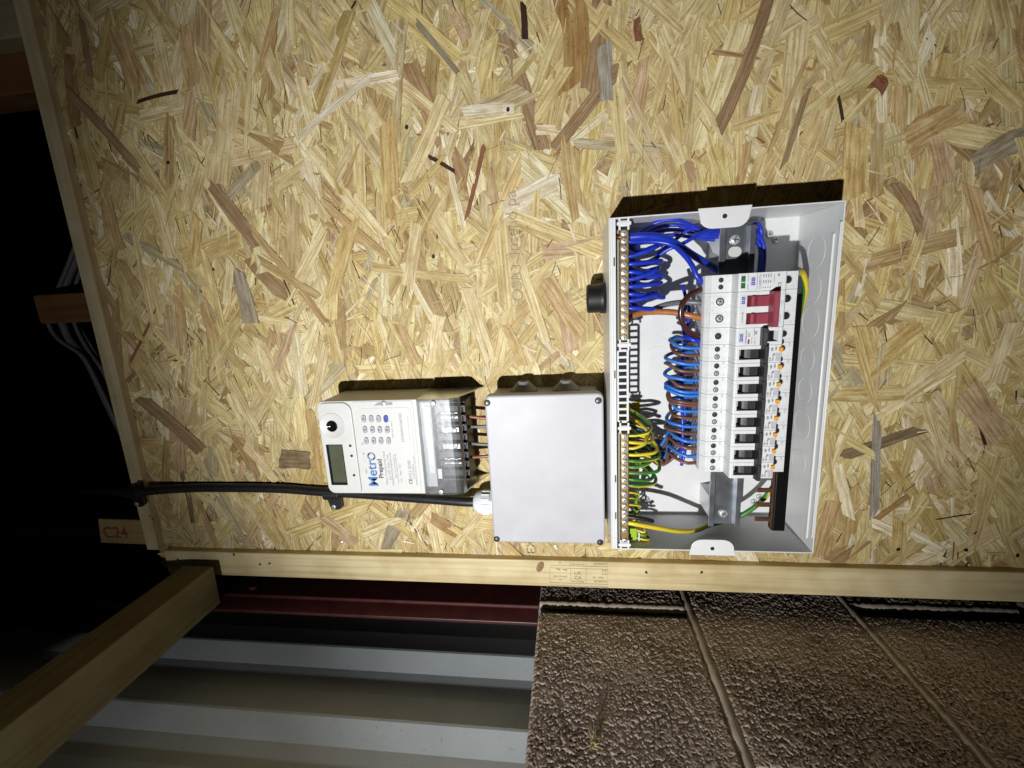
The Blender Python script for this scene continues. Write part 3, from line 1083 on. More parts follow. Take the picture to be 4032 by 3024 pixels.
def screw(me, p, r, parent, spin=None, name='screw'):
    return inst(me, name, p, parent, (0, random.uniform(0, 3) if spin is None else spin, 0), (r, r, r))


# ------------------------------------------------------------------ consumer unit enclosure
CX0, CX1, CZ0, CZ1 = -0.3163, 0.0739, -0.2775, -0.0455
YF, YB = -0.092, -0.0045
cu = thing('fuse_box', 'open white steel fuse box with its cover removed, mounted on the chipboard', 'fuse box', ((CX0 + CX1) / 2, 0, CZ0))
T_ = 0.0014
MB().box(CX0, CX1, YB, -0.0022, CZ0, CZ1).build('back_plate', WHITEM, cu)
# side walls
MB().box(CX0, CX0 + T_, YF, YB - 0.0001, CZ0, CZ1).build('side_wall', WHITEM, cu, bevel=0.0004)
MB().box(CX1 - T_, CX1, YF, YB - 0.0001, CZ0, CZ1).build('side_wall', WHITEM, cu, bevel=0.0004)
bw_ = MB()
bw_.box(CX0 + T_, CX1 - T_, YF, YB - 0.0001, CZ0, CZ0 + T_)
bw_.box(CX0 + 0.012, CX1 - 0.03, YF + 0.012, YF + 0.0155, CZ0 + T_ - 0.0002, CZ0 + T_ + 0.0016)
bw_.build('bottom_wall', WHITEM, cu, bevel=0.0005)
tw = MB()
tw.box(CX0 + T_, CX1 - T_, YF, YB - 0.0001, CZ1 - T_, CZ1)
tw.box(CX0 + T_, CX1 - T_, YF, YF + 0.0012, CZ1 - 0.0072, CZ1 - T_ - 0.0001)
tw.box(CX0 + T_, CX1 - T_, YF - 0.0008, YF - 0.0001, CZ1 - 0.0040, CZ1 - 0.0034)
tw.build('top_wall', WHITEM, cu, bevel=0.0003)
for v in (1032, 1475, 1885, 2030):
    p = at(2399, v, YF - 0.0002)
    MB().box(p.x - 0.0045, p.x + 0.0045, YF - 0.0003, YF + 0.0002, CZ1 - 0.0062, CZ1 - 0.0048).build('flange_slot', DARK, cu)
# small folded lips along the bottom and side edges
MB().box(CX0 + 0.02, CX1 - 0.02, YF - 0.0006, YF + 0.0006, CZ0 + T_ + 0.0001, CZ0 + 0.0040).build('lip', WHITEM, cu, bevel=0.0003)


def tab(x_out, x_in, z0, z1, side):
    c = 0.013
    n = 5
    pl = [(x_out, z0), (x_out, z1)]
    s = 1 if x_in > x_out else -1
    for k in range(n + 1):
        a = R_(90 * k / n)
        pl.append((x_in - s * c * (1 - math.sin(a)) * 0.85, z1 - c * (1 - math.cos(a)) - 0.002))
    for k in range(n + 1):
        a = R_(90 * (n - k) / n)
        pl.append((x_in - s * c * (1 - math.sin(a)) * 0.85, z0 + c * (1 - math.cos(a)) + 0.002))
    o = MB().prism(pl, YF - 0.0022, YF - 0.0009).build('cover_tab', WHITEM, cu, bevel=0.0003)
    MB().lathe((x_in - s * 0.0115, YF - 0.0022, (z0 + z1) / 2), 'y', [(0.0024, -0.0002), (0.0024, 0.00015)], 16).build('tab_hole', DARK, o)
    return o


tab(CX1 + 0.0022, CX1 - 0.0185, -0.1885, -0.1360, 1)
tab(CX0 - 0.0042, CX0 + 0.0165, -0.1905, -0.1375, -1)

# pressed knockout rings
ring = MB()
N_ = 40
for i in range(N_):
    a0, a1 = 2 * math.pi * i / N_, 2 * math.pi * (i + 1) / N_
    if (i % 20) in (0,):
        continue
    n0 = len(ring.v)
    for a in (a0, a1):
        for r, h in ((1.0, 0), (0.985, 0.016), (0.96, 0.016), (0.945, 0)):
            ring.v.append((r * math.cos(a), -h, r * math.sin(a)))
    for j in range(3):
        ring.face((n0 + j, n0 + j + 1, n0 + 5 + j, n0 + 4 + j))
RING = ring.mesh('knockout', WHITEM)
for u, v, r in ((2650, 1265, 0.026), (3060, 870, 0.017), (2960, 1960, 0.019)):
    p = at(u, v, YB)
    inst(RING, 'knockout', (p.x, YB, p.z), cu, None, (r, r, r))
for x_, r in ((0.040, 0.0), (0.028, 0.018), (-0.012, 0.016), (-0.050, 0.018), (-0.092, 0.015), (-0.130, 0.015), (-0.172, 0.018), (-0.220, 0.015)):
    if r:
        inst(RING, 'knockout', (x_, -0.047, CZ0 + T_), cu, (R_(-90), 0, 0), (r, r, r))
pk = at(2552, 1365, YB)
pk2 = at(2625, 1625, YB)
o = MB()
pl = rrect(pk2.x, pk.x, pk2.z, pk.z, 0.010)
o.prism(pl, YB - 0.0004, YB + 0.0002)
o.build('knockout_panel', WHITEM, cu, bevel=0.0003)
for z_ in (-0.077, -0.246):
    MB().lathe((CX1, -0.045, z_), 'x', [(0.0165, -0.001), (0.0160, 0.0016), (0.010, 0.0026), (0.003, 0.003)], 28).build('knockout_disc', WHITEM, cu, True)
for k in range(3):
    MB().box(-0.0185, -0.0085, YB - 0.0016, YB + 0.0001, -0.2455 - 0.0036 * k, -0.2440 - 0.0036 * k).build('louvre', WHITEM, cu, bevel=0.0003)
for u, v, r in ((2449 + 580, 923, 0.0044), (3053, 944, 0.0040), (2545, 1966, 0.0048), (2968, 1975, 0.0042), (2990, 1955, 0.0042)):
    p = at(u, v, YB)
    screw(SCREW, (p.x, YB - 0.0004, p.z), r, cu)
# mounting feet of the rail
for x0, x1 in ((0.030, 0.058), (-0.296, -0.268)):
    MB().box(x0, x1, -0.0585, YB - 0.0002, -0.1975, -0.1735).build('rail_foot', WHITEM, cu, bevel=0.0006)
# warning triangle on the back
p = at(2484, 1612, YB - 0.0004)
YEL = mat('yellow sticker', (0.50, 0.40, 0.03), 0.5)
MB().prism([(p.x, p.z + 0.0135), (p.x - 0.0155, p.z - 0.0125), (p.x + 0.0155, p.z - 0.0125)], YB - 0.0005, YB + 0.0001).build('warning_sticker', YEL, cu)
MB().prism([(p.x + 0.001, p.z + 0.006), (p.x - 0.003, p.z - 0.001), (p.x + 0.001, p.z - 0.001), (p.x - 0.001, p.z - 0.009), (p.x + 0.004, p.z + 0.001), (p.x, p.z + 0.001)], YB - 0.0007, YB - 0.0004).build('warning_bolt', INK, cu)

# ------------------------------------------------------------------ mounting rail
rail = thing('mounting_rail', 'zinc plated top hat rail carrying the breakers', 'rail', (-0.12, -0.06, -0.2035))
ZINC = mat('bluish zinc', (0.42, 0.45, 0.50), 0.30, 0.9, var=0.12, vscale=60)
rp = [(-0.0670, -0.1668), (-0.0660, -0.1668), (-0.0660, -0.1722), (-0.0590, -0.1722), (-0.0590, -0.1990), (-0.0660, -0.1990), (-0.0660, -0.2040), (-0.0670, -0.2040),
      (-0.0670, -0.1979), (-0.0600, -0.1979), (-0.0600, -0.1733), (-0.0670, -0.1733)]
MB().prism(rp, -0.2977, 0.0595, plane='yz').build('rail', ZINC, rail, bevel=0.0003)
for x_, z_ in ((0.046, -0.1848), (-0.283, -0.1862)):
    screw(SCREW, (x_, -0.0604, z_), 0.0055, rail)
MB().prism(rrect(0.0275, 0.0385, -0.1925, -0.1785, 0.0054), -0.0602, -0.0596).build('slot', mat('rail slot', (0.55, 0.55, 0.54), 0.5), rail)

# ------------------------------------------------------------------ modular devices: local x from 0 (left) to w, world y and z
PITCH = 0.0179
X_RIGHT = 0.0082
FULL = [(-0.0605, -0.1450), (-0.0980, -0.1415), (-0.1030, -0.1425), (-0.1095, -0.1476), (-0.1095, -0.1665), (-0.1255, -0.1672), (-0.1268, -0.1684), (-0.1268, -0.2106), (-0.1255, -0.2118),
        (-0.1095, -0.2122), (-0.1095, -0.2298), (-0.1015, -0.2298), (-0.1015, -0.2215), (-0.0605, -0.2215)]
CUT = [(-0.0605, -0.1450), (-0.0980, -0.1415), (-0.1030, -0.1425), (-0.1095, -0.1476), (-0.1095, -0.1665), (-0.1255, -0.1672), (-0.1268, -0.1684), (-0.1268, -0.1712), (-0.1170, -0.1745), (-0.1170, -0.1945),
       (-0.1250, -0.1968), (-0.1268, -0.1975), (-0.1268, -0.2106), (-0.1255, -0.2118), (-0.1095, -0.2122), (-0.1095, -0.2298), (-0.1015, -0.2298), (-0.1015, -0.2215), (-0.0605, -0.2215)]
LEVER = [(-0.1165, -0.1755), (-0.1215, -0.1775), (-0.1228, -0.1800), (-0.1235, -0.1830), (-0.1240, -0.1900), (-0.1300, -0.1918), (-0.1345, -0.1925), (-0.1350, -0.1958), (-0.1295, -0.1968), (-0.1165, -0.1948)]
BARL = [(-0.1262, -0.1912), (-0.1342, -0.1923), (-0.1347, -0.1957), (-0.1262, -0.1972)]
YS, YN = -0.1095, -0.1268                 # faces of shoulder and nose


def place(root, x):
    root.location = (x, 0, 0)


def part(mb_, name, mats, root, bevel=0.0, smooth=False):
    o = bpy.data.objects.new(name, mb_.mesh(name, mats, smooth))
    COL.objects.link(o)
    o.parent = root
    if bevel:
        add_bevel(o, bevel, 1)
    return o


def pinst(me, name, loc, root, r, spin=0.0):
    o = bpy.data.objects.new(name, me)
    COL.objects.link(o)
    o.location = loc
    o.rotation_euler = (0, spin, 0)
    o.scale = (r, r, r)
    o.parent = root
    return o


def ptext(s, size, loc, m, root, align='LEFT', name='lettering', sx=1.0, bold=0.0):
    o = text(s, size, loc, m, None, ROT_WALL, align, name, bold, sx)
    o.parent = root
    return o


def empty(name):
    o = bpy.data.objects.new(name, None)
    COL.objects.link(o)
    o.empty_display_size = 0.01
    return o


def logo(x, z, root, s=1.0):
    """rounded pale frame with two dark letter tiles"""
    f_ = part(MB().prism(rrect(x - 0.0048 * s, x + 0.0048 * s, z - 0.0029 * s, z + 0.0029 * s, 0.0009 * s), YN - 0.00012, YN + 0.0001), 'logo_frame', PALEB, root)
    part(MB().prism(rrect(x - 0.0044 * s, x + 0.0044 * s, z - 0.0025 * s, z + 0.0025 * s, 0.0007 * s), YN - 0.0002, YN), 'logo_field', WHITEP, root)
    for k, ch in ((-1, 'B'), (1, 'G')):
        part(MB().prism(rrect(x + k * 0.0020 * s - 0.0017 * s, x + k * 0.0020 * s + 0.0017 * s, z - 0.0017 * s, z + 0.0017 * s, 0.0003 * s), YN - 0.0003, YN), 'logo_tile', INKB, root)
        ptext(ch, 0.0030 * s, (x + k * 0.0020 * s, YN - 0.00035, z), WHITEP, root, 'CENTER', 'logo_letter')


def bars(rects, m, root, name='print'):
    b = MB()
    for x0, x1, z0, z1 in rects:
        b.box(x0, x1, YN - 0.00015, YN + 0.0001, z0, z1)
    return part(b, name, m, root)


GAP = 0.00022


def make_rcbo():
    root = empty('circuit_breaker')
    wd = PITCH - GAP
    h = MB()
    h.prism(FULL, 0, 0.0036, plane='yz')
    h.prism(CUT, 0.0036, wd - 0.0036, plane='yz')
    h.prism(FULL, wd - 0.0036, wd, plane='yz')
    part(h, 'housing', WHITEP, root, 0.00025)
    l = MB()
    l.prism(LEVER, 0.0040, wd - 0.0040, plane='yz')
    l.prism(BARL, -0.00005, wd + 0.00005, plane='yz')
    part(l, 'lever', BLACKP, root, 0.0004)
    part(MB().box(0.0008, wd - 0.0008, -0.1062, -0.1050, -0.1462, -0.1450), 'terminal_rim', WHITEM, root)
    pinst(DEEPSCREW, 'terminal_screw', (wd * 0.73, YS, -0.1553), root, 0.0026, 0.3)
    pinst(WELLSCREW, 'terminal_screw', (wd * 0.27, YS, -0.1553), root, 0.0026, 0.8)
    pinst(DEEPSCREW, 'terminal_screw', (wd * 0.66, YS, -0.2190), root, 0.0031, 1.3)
    part(MB().box(wd * 0.62, wd * 0.86, YN - 0.0024, YN + 0.001, -0.2118, -0.2082), 'test_button', ORANGE, root, 0.0003)
    ptext('N', 0.0026, (wd * 0.83, YS - 0.00015, -0.1620), GREYP, root, name='terminal_letter')
    ptext('L', 0.0026, (wd * 0.10, YS - 0.00015, -0.1620), GREYP, root, name='terminal_letter')
    ptext('L IN', 0.0026, (wd * 0.72, YS - 0.00015, -0.2262), GREYP, root, 'LEFT', 'terminal_letter')
    ptext('B16\n30mA', 0.0026, (wd * 0.07, YN - 0.00012, -0.2020), INK, root, name='rating_text')
    bars([(wd * 0.06, wd * 0.55, -0.2066 - k * 0.0011, -0.2061 - k * 0.0011) for k in range(4)], GREYP, root, 'fine_print')
    bars([(wd * 0.66, wd * 0.86, -0.2032, -0.2012), (wd * 0.70, wd * 0.90, -0.2066, -0.2050)], GREYP, root, 'symbol')
    part(MB().lathe((wd * 0.46, YN, -0.2043), 'y', [(0.0013, -0.0001), (0.0013, 0.00015)], 14), 'mark', GREYP, root)
    return root


def copy_tree(o, parent=None):
    c = o.copy()
    COL.objects.link(c)
    c.parent = parent
    for ch in list(o.children):
        copy_tree(ch, c)
    return c


BR = 'breakers with orange test buttons'
rc0 = make_rcbo()
for k in range(8):
    o = rc0 if k == 0 else copy_tree(rc0)
    place(o, X_RIGHT - PITCH * (5 + k))
    which = 'next to the breaker with red square' if k == 0 else ('at the free end beside the bare busbar pins' if k == 7 else '%s of eight counted from the red switch' % ORD[k])
    tag(o, 'slim breaker with orange button, ' + which, 'breaker', BR)

# single breaker next to the red switch, its lever thrown the other way
mcb = empty('circuit_breaker')
wd = PITCH - GAP
h = MB()
CUT2 = [(-0.0605, -0.1450), (-0.0980, -0.1415), (-0.1030, -0.1425), (-0.1095, -0.1476), (-0.1095, -0.1665), (-0.1255, -0.1672), (-0.1268, -0.1684), (-0.1268, -0.1925), (-0.1200, -0.1940), (-0.1200, -0.2050), (-0.1268, -0.2075), (-0.1268, -0.2106), (-0.1255, -0.2118), (-0.1095, -0.2122), (-0.1095, -0.2298), (-0.1015, -0.2298), (-0.1015, -0.2215), (-0.0605, -0.2215)]
h.prism(FULL, 0, 0.0034, plane='yz')
h.prism(CUT2, 0.0034, wd - 0.0034, plane='yz')
h.prism(FULL, wd - 0.0034, wd, plane='yz')
part(h, 'housing', WHITEP, mcb, 0.00025)
l = MB()
l.prism([(-0.1195, -0.1935), (-0.1262, -0.1938), (-0.1345, -0.1905), (-0.1352, -0.1940), (-0.1290, -0.1972), (-0.1262, -0.2030), (-0.1195, -0.2050)], 0.0038, wd - 0.0038, plane='yz')
l.prism([(-0.1262, -0.1900), (-0.1343, -0.1895), (-0.1350, -0.1938), (-0.1262, -0.1960)], 0.0, wd, plane='yz')
part(l, 'lever', BLACKP, mcb, 0.0004)
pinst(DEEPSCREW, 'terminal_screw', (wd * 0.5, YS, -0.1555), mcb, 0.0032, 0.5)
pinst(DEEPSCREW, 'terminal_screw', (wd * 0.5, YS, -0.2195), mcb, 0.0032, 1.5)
logo(wd * 0.46, -0.1722, mcb, 1.0)
part(MB().box(wd * 0.10, wd * 0.36, YN - 0.00015, YN, -0.1802, -0.1785), 'red_mark', RED, mcb)
ptext('B32', 0.0027, (wd * 0.50, YN - 0.00012, -0.1795), INK, mcb, name='rating_text')
ptext('CUMB32', 0.0022, (wd * 0.08, YN - 0.00012, -0.1768), INKB, mcb, name='rating_text')
bars([(wd * 0.42, wd * 0.92, -0.1772, -0.1764), (wd * 0.1, wd * 0.5, -0.1826, -0.1820), (wd * 0.55, wd * 0.95, -0.1846, -0.1840), (wd * 0.62, wd * 0.8, -0.1870, -0.1850)], GREYP, mcb, 'fine_print')
ptext('UKCA', 0.0026, (wd * 0.06, YN - 0.00012, -0.1852), GREYP, mcb, name='mark')
place(mcb, X_RIGHT - PITCH * 4)
tag(mcb, 'single white breaker with a small red square, beside the double red switch', 'breaker')

# main switch, two modules wide
ms = empty('main_switch')
wd2 = 2 * PITCH - GAP
h = MB()
MS_CUT = [(-0.0605, -0.1450), (-0.0980, -0.1415), (-0.1030, -0.1425), (-0.1095, -0.1476), (-0.1095, -0.1665), (-0.1255, -0.1672), (-0.1268, -0.1684), (-0.1268, -0.1760), (-0.1185, -0.1785), (-0.1185, -0.2000), (-0.1268, -0.2015), (-0.1268, -0.2106), (-0.1255, -0.2118), (-0.1095, -0.2122), (-0.1095, -0.2298), (-0.1015, -0.2298), (-0.1015, -0.2215), (-0.0605, -0.2215)]
for a, b, pf in ((0, 0.0036, FULL), (0.0036, 0.0146, MS_CUT), (0.0146, 0.0209, FULL), (0.0209, 0.0319, MS_CUT), (0.0319, wd2, FULL)):
    h.prism(pf, a, b, plane='yz')
part(h, 'housing', WHITEP, ms, 0.00025)
l = MB()
ML = [(-0.1180, -0.1775), (-0.1290, -0.1790), (-0.1305, -0.1812), (-0.1285, -0.1850), (-0.1290, -0.1950), (-0.1375, -0.1965), (-0.1380, -0.2010), (-0.1180, -0.2015)]
l.prism(ML, 0.0041, 0.0143, plane='yz')
l.prism(ML, 0.0212, 0.0314, plane='yz')
l.prism([(-0.1275, -0.1955), (-0.1385, -0.1963), (-0.1392, -0.2012), (-0.1275, -0.2022)], 0.0008, 0.0350, plane='yz')
part(l, 'lever', RED, ms, 0.0006)
for x_ in (0.0092, 0.0265):
    pinst(WELLSCREW, 'terminal_screw', (x_, YS, -0.1560), ms, 0.0038, x_ * 70)
    pinst(DEEPSCREW, 'terminal_screw', (x_, YS, -0.2205), ms, 0.0036, x_ * 50)
    part(MB().box(x_ - 0.006, x_ + 0.006, YS - 0.0001, YS + 0.0015, -0.1476, -0.1466), 'terminal_rim', WHITEM, ms)
logo(0.0272, -0.1724, ms, 0.95)
ptext('CUSW100', 0.0024, (0.0052, YN - 0.00012, -0.1724), INK, ms, name='rating_text')
bars([(0.004 + 0.0012 * 0, 0.013, -0.2046, -0.2041), (0.004, 0.011, -0.2062, -0.2057), (0.004, 0.012, -0.2078, -0.2073), (0.021, 0.029, -0.2046, -0.2041), (0.020, 0.030, -0.2066, -0.2061)], GREYP, ms, 'fine_print')
ptext('CE', 0.0034, (0.0215, YN - 0.00012, -0.2088), GREYP, ms, name='mark')
place(ms, X_RIGHT - PITCH * 3)
tag(ms, 'double width white main switch with joined red levers', 'switch')

# surge protector at the end of the row
spd = empty('surge_protector')
h = MB()
h.prism(FULL, 0, wd, plane='yz')
part(h, 'housing', WHITEP, spd, 0.00025)
part(MB().prism(rrect(0.0022, wd - 0.0018, -0.1737, -0.1686, 0.0004), YN - 0.0005, YN + 0.0002), 'window_frame', WHITEM, spd, 0.0002)
part(MB().box(0.0032, 0.0086, YN - 0.0008, YN, -0.1731, -0.1692), 'status_window', GREENW, spd)
part(MB().box(0.0094, 0.0150, YN - 0.0008, YN, -0.1731, -0.1692), 'status_window', GREENW, spd)
logo(0.0095, -0.1806, spd, 1.0)
ptext('CUSPDT21', 0.0030, (0.0022, YN - 0.00012, -0.1872), INKB, spd, name='rating_text')
bars([(0.0018, 0.0075, -0.1762, -0.1757), (0.0090, 0.0160, -0.1762, -0.1757), (0.0018, 0.0165, -0.1846, -0.1841)] + [(x_, x_ + ln, -0.1906 - 0.0022 * k, -0.1896 - 0.0022 * k) for k in range(4) for x_, ln in ((0.0024, 0.0012), (0.0072, 0.0028), (0.0126, 0.0034))] + [(0.0070, 0.0150, -0.2001, -0.1996)], GREYP, spd, 'fine_print')
ptext('CE', 0.0042, (0.0028, YN - 0.00012, -0.2052), INK, spd, name='mark')
part(MB().box(0.0132, 0.0156, YN - 0.00015, YN, -0.2048, -0.2026), 'mark', GREYP, spd)
for x_ in (0.0055, 0.0125):
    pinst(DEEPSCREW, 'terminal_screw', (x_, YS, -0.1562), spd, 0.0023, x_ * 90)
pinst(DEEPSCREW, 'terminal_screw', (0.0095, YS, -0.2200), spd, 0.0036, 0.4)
place(spd, X_RIGHT - PITCH)
tag(spd, 'white surge protector with two green status windows at the row end', 'surge protector')

# ------------------------------------------------------------------ busbar under the breakers
bb = thing('busbar', 'black insulated comb busbar with bare copper pins below the breakers', 'busbar', (-0.15, -0.1, -0.247))
MB().prism([(-0.0900, -0.2262), (-0.0985, -0.2262), (-0.1000, -0.2278), (-0.1000, -0.2402), (-0.0900, -0.2402)], -0.2835, -0.0150, plane='yz').build('insulation', mat('glossy black insulation', (0.004, 0.004, 0.004), 0.3), bb, bevel=0.0005)
for k in range(15):
    x_ = X_RIGHT - PITCH * (3.5 + k * 1.0)
    if x_ < -0.285:
        break
    MB().box(x_ - 0.0026, x_ + 0.0026, -0.0995, -0.0975, -0.2258, -0.2075).build('pin', COPPERD, bb, bevel=0.0004)
MB().box(-0.2800, -0.02, -0.0996, -0.0984, -0.2261, -0.2243).build('copper_strip', COPPERD, bb)

# ------------------------------------------------------------------ neutral and earth bars with their carrier
YT = -0.0890


def terminal_bar(name, label, us, clips):
    t = thing(name, label, 'terminal bar', ((us[0] + us[-1]) / 2, YT, -0.066))
    MB().box(us[-1] - 0.004, us[0] + 0.004, YT, YT + 0.0085, -0.0668, -0.0578).build('bar', BRASS, t, bevel=0.0006)
    MB().box(us[-1] - 0.004, us[0] + 0.004, YT + 0.003, YT + 0.0088, -0.0570, -0.0548).build('carrier', mat('grey carrier', (0.25, 0.23, 0.2), 0.5), t)
    for x_ in us:
        screw(SCREW, (x_, YT - 0.0008, -0.0617), 0.0033, t)
        MB().lathe((x_, YT + 0.0045, -0.0577), 'z', [(0.0014, 0.0), (0.0014, 0.0022), (0.0009, 0.0026)], 8).build('wire_end', COPPER, t)
    for x_ in clips:
        c = MB()
        c.box(x_ - 0.0065, x_ + 0.0065, YT - 0.0026, YT - 0.0009, -0.0672, -0.0650)
        c.box(x_ - 0.0065, x_ + 0.0065, YT - 0.0026, YT - 0.0009, -0.0580, -0.0558)
        c.box(x_ - 0.0030, x_ + 0.0030, YT - 0.0022, YT - 0.0007, -0.0650, -0.0580)
        c.box(x_ - 0.0018, x_ + 0.0018, YT - 0.0030, YT - 0.0022, -0.0690, -0.0540)
        c.build('end_clip', WHITEM, t, bevel=0.0003)
    return t


NB = [at(2451, v, YT).x for v in (918, 948, 978, 1010, 1041, 1072, 1102, 1130, 1159, 1187, 1215, 1244, 1273, 1301, 1328)]
EB = [at(2455, v, YT).x for v in (1719, 1746, 1771, 1796, 1819, 1844, 1868, 1892, 1916, 1946, 1969, 1994, 2018, 2034, 2057, 2087, 2128)]
terminal_bar('neutral_bar', 'brass terminal bar holding the deep blue wires', NB, (NB[0] + 0.0095, NB[-1] - 0.0085))
terminal_bar('earth_bar', 'brass terminal bar holding the green and yellow wires', EB, (EB[0] + 0.0110, EB[-1] - 0.0045))
ld = MB()
xa, xb = NB[-1] - 0.0155, EB[0] + 0.0175
for z0, z1 in ((-0.0560, -0.0540), (-0.0672, -0.0648)):
    ld.box(xb, xa, YT + 0.002, YT + 0.005, z0, z1)
nr = 11
for k in range(nr + 1):
    x_ = xa + (xb - xa) * k / nr
    ld.box(x_ - 0.0014, x_ + 0.0014, YT + 0.0022, YT + 0.0048, -0.0648, -0.0560)
tag(ld.build('bar_carrier', WHITEM, None, bevel=0.0003), 'empty white plastic ladder carrier between the two brass bars', 'bar carrier')

# ------------------------------------------------------------------ wires in the box


def wire(pts, r, m, label, group=None, seg=10, n=8, cat='wire', name='wire'):
    o = MB().tube(catmull(pts, n), r, seg).build(name, m, None, True)
    return tag(o, label, cat, group)


def P(*q):
    return [at(*p) for p in q]


# thick neutral tail and friends
wire(P((2480, 934, -0.086), (2530, 930, -0.087), (2600, 935, -0.085), (2660, 960, -0.078), (2720, 1000, -0.068), (2790, 1042, -0.052), (2860, 1085, -0.042), (2930, 1130, -0.040)), 0.0042, W_BLUE, 'thickest deep blue wire, from the bar end down behind the rail', seg=12)
MB_ = MB().tube(P((2418, 932, -0.086), (2486, 934, -0.0862)), 0.0029, 10).build('bare_core', COPPER, bpy.data.objects['wire'], True)
wire(P((2470, 952, -0.082), (2560, 950, -0.080), (2640, 962, -0.083), (2690, 1000, -0.090), (2725, 1045, -0.096), (2742, 1085, -0.098), (2762, 1108, -0.097), (2780, 1120, -0.095)), 0.0027, W_BLUE, 'deep blue wire bending into the surge protector')
BL = 'deep blue wires bundled along the box side'
for k, (pts, r) in enumerate([
    ([(2470, 945, -.060), (2540, 900, -.055), (2600, 872, -.058), (2665, 866, -.060), (2720, 885, -.056), (2780, 912, -.050), (2860, 918, -.045), (2960, 915, -.045), (3000, 945, -.05), (3010, 1000, -.05), (3005, 1070, -.045), (2990, 1150, -.04)], .0022),
    ([(2475, 955, -.050), (2545, 915, -.045), (2610, 890, -.048), (2680, 888, -.050), (2745, 908, -.046), (2850, 935, -.040), (2960, 905, -.040), (2995, 925, -.045), (3003, 1000, -.042), (2995, 1080, -.04), (2980, 1150, -.035)], .0022),
    ([(2480, 962, -.042), (2550, 925, -.036), (2630, 905, -.036), (2700, 910, -.038), (2790, 930, -.036), (2900, 935, -.034), (2975, 880, -.045), (2998, 915, -.05), (2996, 1000, -.036), (2990, 1080, -.034)], .0022),
    ([(2470, 975, -.035), (2560, 940, -.028), (2650, 925, -.026), (2760, 940, -.028), (2900, 950, -.028), (2985, 960, -.034), (2990, 1050, -.03), (2980, 1120, -.03)], .0022),
    ([(2580, 1020, -.060), (2625, 985, -.066), (2690, 958, -.070), (2750, 925, -.066), (2800, 905, -.060), (2880, 900, -.05), (2960, 930, -.045), (3000, 985, -.042), (3005, 1070, -.04)], .0021),
    ([(2585, 1005, -.040), (2640, 960, -.045), (2720, 900, -.05), (2780, 902, -.045), (2860, 905, -.04)], .0021)]):
    wire(P(*pts), r, W_BLUE, 'deep blue wire in the bundle along the box side, ' + ('%s from the side wall' % ORD[k] if k else 'nearest the side wall'), BL)
# loops at the neutral bar
for k in range(8):
    i = 3 + k
    x_ = NB[i]
    sw = (0.010, 0.002, -0.006)[k % 3] if k < 6 else (0.006, -0.004)[k % 2]
    dp = 0.006 * (k % 3)
    z1 = -0.1005 - 0.004 * ((k * 7) % 3)
    pts = [(x_, YT + 0.0045, -0.0670), (x_ + sw * 0.1, YT + 0.004, -0.074), (x_ + sw * 0.45, YT + 0.004 + dp * 0.4, -0.087), (x_ + sw * 0.9, YT + 0.008 + dp, z1 + 0.003), (x_ + sw * 1.1, YT + 0.020 + dp, z1 - 0.001),
           (x_ + sw * 1.0, YT + 0.036 + dp, z1 + 0.004), (x_ + sw * 0.8, YT + 0.046 + dp, -0.085), (x_ + 0.02, -0.028, -0.070), (x_ + 0.045, -0.02, -0.062)]
    wire(pts, 0.0026, W_BLUE, 'deep blue wire loop at the neutral bar, %s of eight from the thick tail' % ORD[k], 'deep blue loops at the neutral bar')
# main tails and links
wire(P((2440, 1290, -.03), (2500, 1245, -.045), (2560, 1222, -.062), (2620, 1200, -.075), (2690, 1190, -.088), (2740, 1191, -.093), (2786, 1194, -.094)), .0031, W_GREY, 'grey wire into the main switch')
wire(P((2430, 1290, -.03), (2475, 1255, -.050), (2510, 1236, -.065), (2570, 1228, -.078), (2650, 1230, -.088), (2720, 1243, -.094), (2782, 1259, -.094)), .0034, W_ORANGE, 'orange brown wire into the main switch')
wire(P((2780, 1139, -.094), (2752, 1143, -.097), (2715, 1162, -.100), (2686, 1200, -.102), (2680, 1245, -.101), (2697, 1290, -.099), (2730, 1316, -.096), (2772, 1328, -.094)), .0029, W_DBROWN, 'dark brown link wire looping from surge protector to single breaker')
